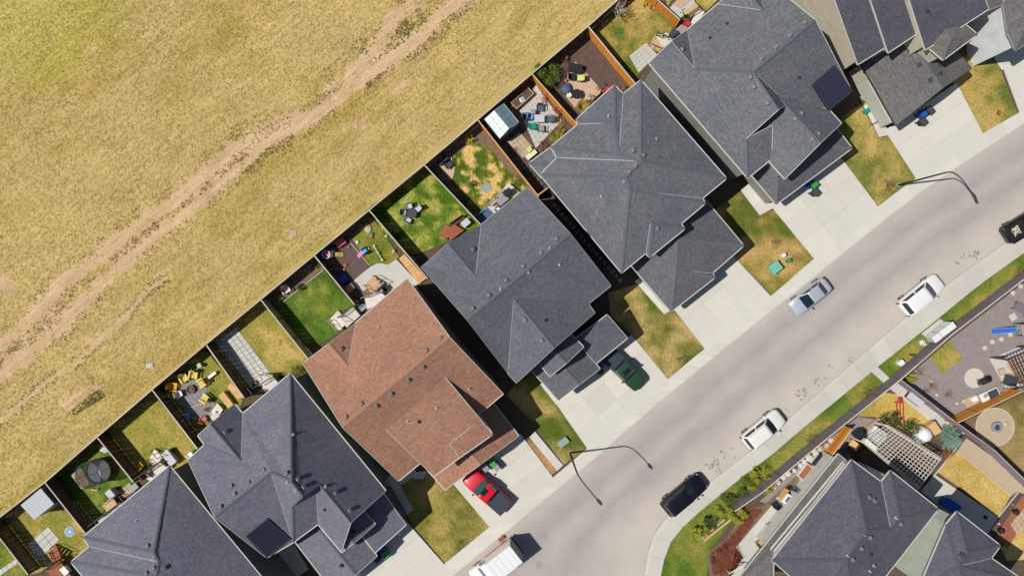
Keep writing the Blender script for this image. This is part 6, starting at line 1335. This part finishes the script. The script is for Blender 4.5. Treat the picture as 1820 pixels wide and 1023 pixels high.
crate('paver', 'square pale paver near the blue slide', 'paver', 'M1130,630', D(30), (.62,.62,.08), 'stone_pale', 'stone_pale', bevel=.01)
t = thing('slide', 'blue plastic slide on the gravel near the right edge', 'slide', at('M1040,752', .5), ang('M1120,738','M955,762')); MB().add([(-.85,-.22,1.0),(-.85,.22,1.0),(.85,.22,.12),(.85,-.22,.12),(-.85,-.22,.94),(-.85,.22,.94),(.85,.22,.05),(.85,-.22,.05)], [(0,3,2,1),(4,5,6,7),(0,4,7,3),(1,2,6,5),(2,3,7,6),(0,1,5,4)]).build('chute', 'blue', t)
for sy in (-1,1): MB().bar((-.85, sy*.24, 1.06), (.85, sy*.24, .2), .05, .14).build('side_rail', 'sky', t)
MB().box((-.95,.3,1.0), (.25,.2,.3)).build('handle', 'green', t); MB().box((-1.0,0,.5), (.08,.4,1.0)).build('ladder', 'sky', t)
t = thing('play_tower', 'dark wooden play tower cut by the right edge beside the blue slide', 'play set', at('M1260,740', 1), D(10)); MB().box((0,0,1.0), (1.2,1.2,.08)).build('platform', 'wood_grey', t)
for sx in (-1,1):
    for sy in (-1,1): MB().box((sx*.6, sy*.6, 1.0), (.09,.09,2.0)).build('post', 'wood_dark', t)
for sy in (-1,1): MB().bar((-.6, sy*.6, 1.95), (1.4, sy*.6, 1.95), .08).build('beam', 'wood_dark', t)
table('dark slatted bench at the right edge above the blue slide', 'M1215,560', D(-30), 1.6, .8, .6, 'wood_dark', 'black')
t = thing('daybed', 'white outdoor daybed with grey cushions against the orange fence', 'daybed', at('N930,525', .5), D(25)); MB().box((0,0,.25), (1.9,1.0,.3)).build('frame', 'white', t, bevel=.03); MB().box((.3,.05,.46), (1.0,.75,.14)).build('cushion', 'charcoal', t, bevel=.05); MB().box((0,-.48,.6), (1.9,.1,.45)).build('backrest', 'white', t, bevel=.02); MB().box((-.5,.2,.47), (.4,.3,.12), .4).build('pillow', 'grey', t, bevel=.04)
planter('sand_box', 'tan sand box left of the white daybed', 'sandbox', 'N750,575', D(25), 1.3, .95, .18, 'wood_tan', 'paver_tan'); crate('cooler', 'white box standing in the tan sand box', 'box', 'N785,555', D(25), (.55,.45,.35), 'white', 'white', z=.12); blob('cushion', 'purple cushion right of the white daybed', 'cushion', 'N1075,482', .35, .3, 'wood_purple', seed=91)
bush('bright lime shrub in the corner of the gravel yard', 'N205,372', .65, .8, 'leaf_lime', 520, .07); 
for k, (p, r) in enumerate((('N265,305',.8),('N370,430',.9),('N520,510',.8),('N320,480',.6))): bare(['bare brown shrub behind the lime shrub','bare brown shrub right of the lime shrub in the gravel','dark bare shrub in the middle of the gravel bed','thin bare shrub along the purple-grey fence'][k], p, r, .8, 'bark_red' if k != 2 else 'bark', 9, thick=.014)
for k, p in enumerate(('N437,520','N620,595','N395,395','N680,578')): blob('rock', ['pale rock pair in the gravel bed','small pale rock below the bare gravel shrubs','pale rock beside the reddish gravel shrub','small pale rock left of the sand box'][k], 'rock', p, .16, .15, 'stone_pale', 7, seed=95+k)
# round fire-pit terrace
sheet('yard', 's1700,756 s1815,700 s1960,690 s1960,900 s1850,874 s1770,800', .012, 'leafbed'); lawn('lawn', 's1740,740 s1830,694 s1960,690 s1960,880 s1850,868 s1780,806', (116,106,56), (154,132,84), (172,146,96), .05, 28.8, 14)
c = at('N960,808'); o = MB().cyl((c.x,c.y,0), 1.85, .07, 48).build('fire_pit_terrace', 'paver_tan'); tag(o, 'round tan paver terrace right of the blue spruce', 'terrace'); MB().ring((c.x,c.y), 1.85, 1.93, 0, .09, 48).build('border', 'stone_pale', o)
t = thing('fire_pit', 'grey stone fire pit ring on the round tan terrace', 'fire pit', at('N985,812', .3)); MB().ring((0,0), .3, .52, 0, .38, 22).build('stone_ring', 'grey', t); MB().cyl((0,0,0), .3, .22, 14).build('ash', 'charcoal', t)
blob('rock', 'smooth tan rock beside the stone fire pit ring', 'rock', 'N1065,782', .3, .25, 'tancloth', seed=99)
# yellow turf yard at the lower right
leafy = lawn('turf', 'P470,95 P912,467 P812,632 P300,265', (190,160,88), (206,176,104), (216,188,120), .05, 29.4, 20); sheet('patio', 'P180,435 P290,295 P810,640 P720,780 P420,640', .05, 'concrete_grey'); sheet('paver_strip', 'P545,-10 P1030,330 P1080,470 P965,432 P912,467 P470,95', .03, 'paver_tan'); edging('pale concrete edging between the turf and the paver strip', 'P465,92', 'P915,468', 'concrete'); edging('pale concrete edging at the right end of the yellow turf', 'P970,435', 'P805,640', 'concrete'); edging('thin concrete edging by the pergola side of the yellow turf', 'P480,45', 'P170,430', 'concrete')
crate('patio_sofa', 'blue patterned covered sofa on the shaded patio', 'sofa', 'P425,550', D(-33), (1.8,.95,.7), 'blue', 'blue', bevel=.1); crate('box', 'small black box on the shaded patio', 'box', 'P708,645', D(-33), (.3,.25,.2), 'black')
slabs('boardwalk', 'P1010,460 P1090,560 P880,900 P790,790', 2, 10, 'wood_red', .12, .02, piece='plank'); slabs('paver_path', 'P1020,560 P1080,640 P960,790 P900,700', 3, 5, 'paver_tan', .15, .02, piece='paver')
for k, p in enumerate(('P962,602','P842,756')): blob('plant_pot', ['black pot at the upper end of the brown boardwalk','black pot at the lower end of the brown boardwalk'][k], 'pot', p, .3, .5, 'black', seed=120+k)
blob('toy', 'small pink toy on the brown boardwalk', 'toy', 'P820,698', .16, .2, 'pink', 7, seed=130); blob('toy', 'small salmon toy near the top of the brown boardwalk', 'toy', 'P935,538', .14, .15, 'redsoft', 7, seed=131); lawn('turf', 'P1080,640 P1080,990 P880,1000 P830,900', (190,160,88), (204,174,102), (214,186,118), .05, 29.9, 20)
bush('brown dead shrub between the pergola and the yellow turf', 'P390,110', .7, .6, 'leaf_rust', 260, .06)
finish_tufts()
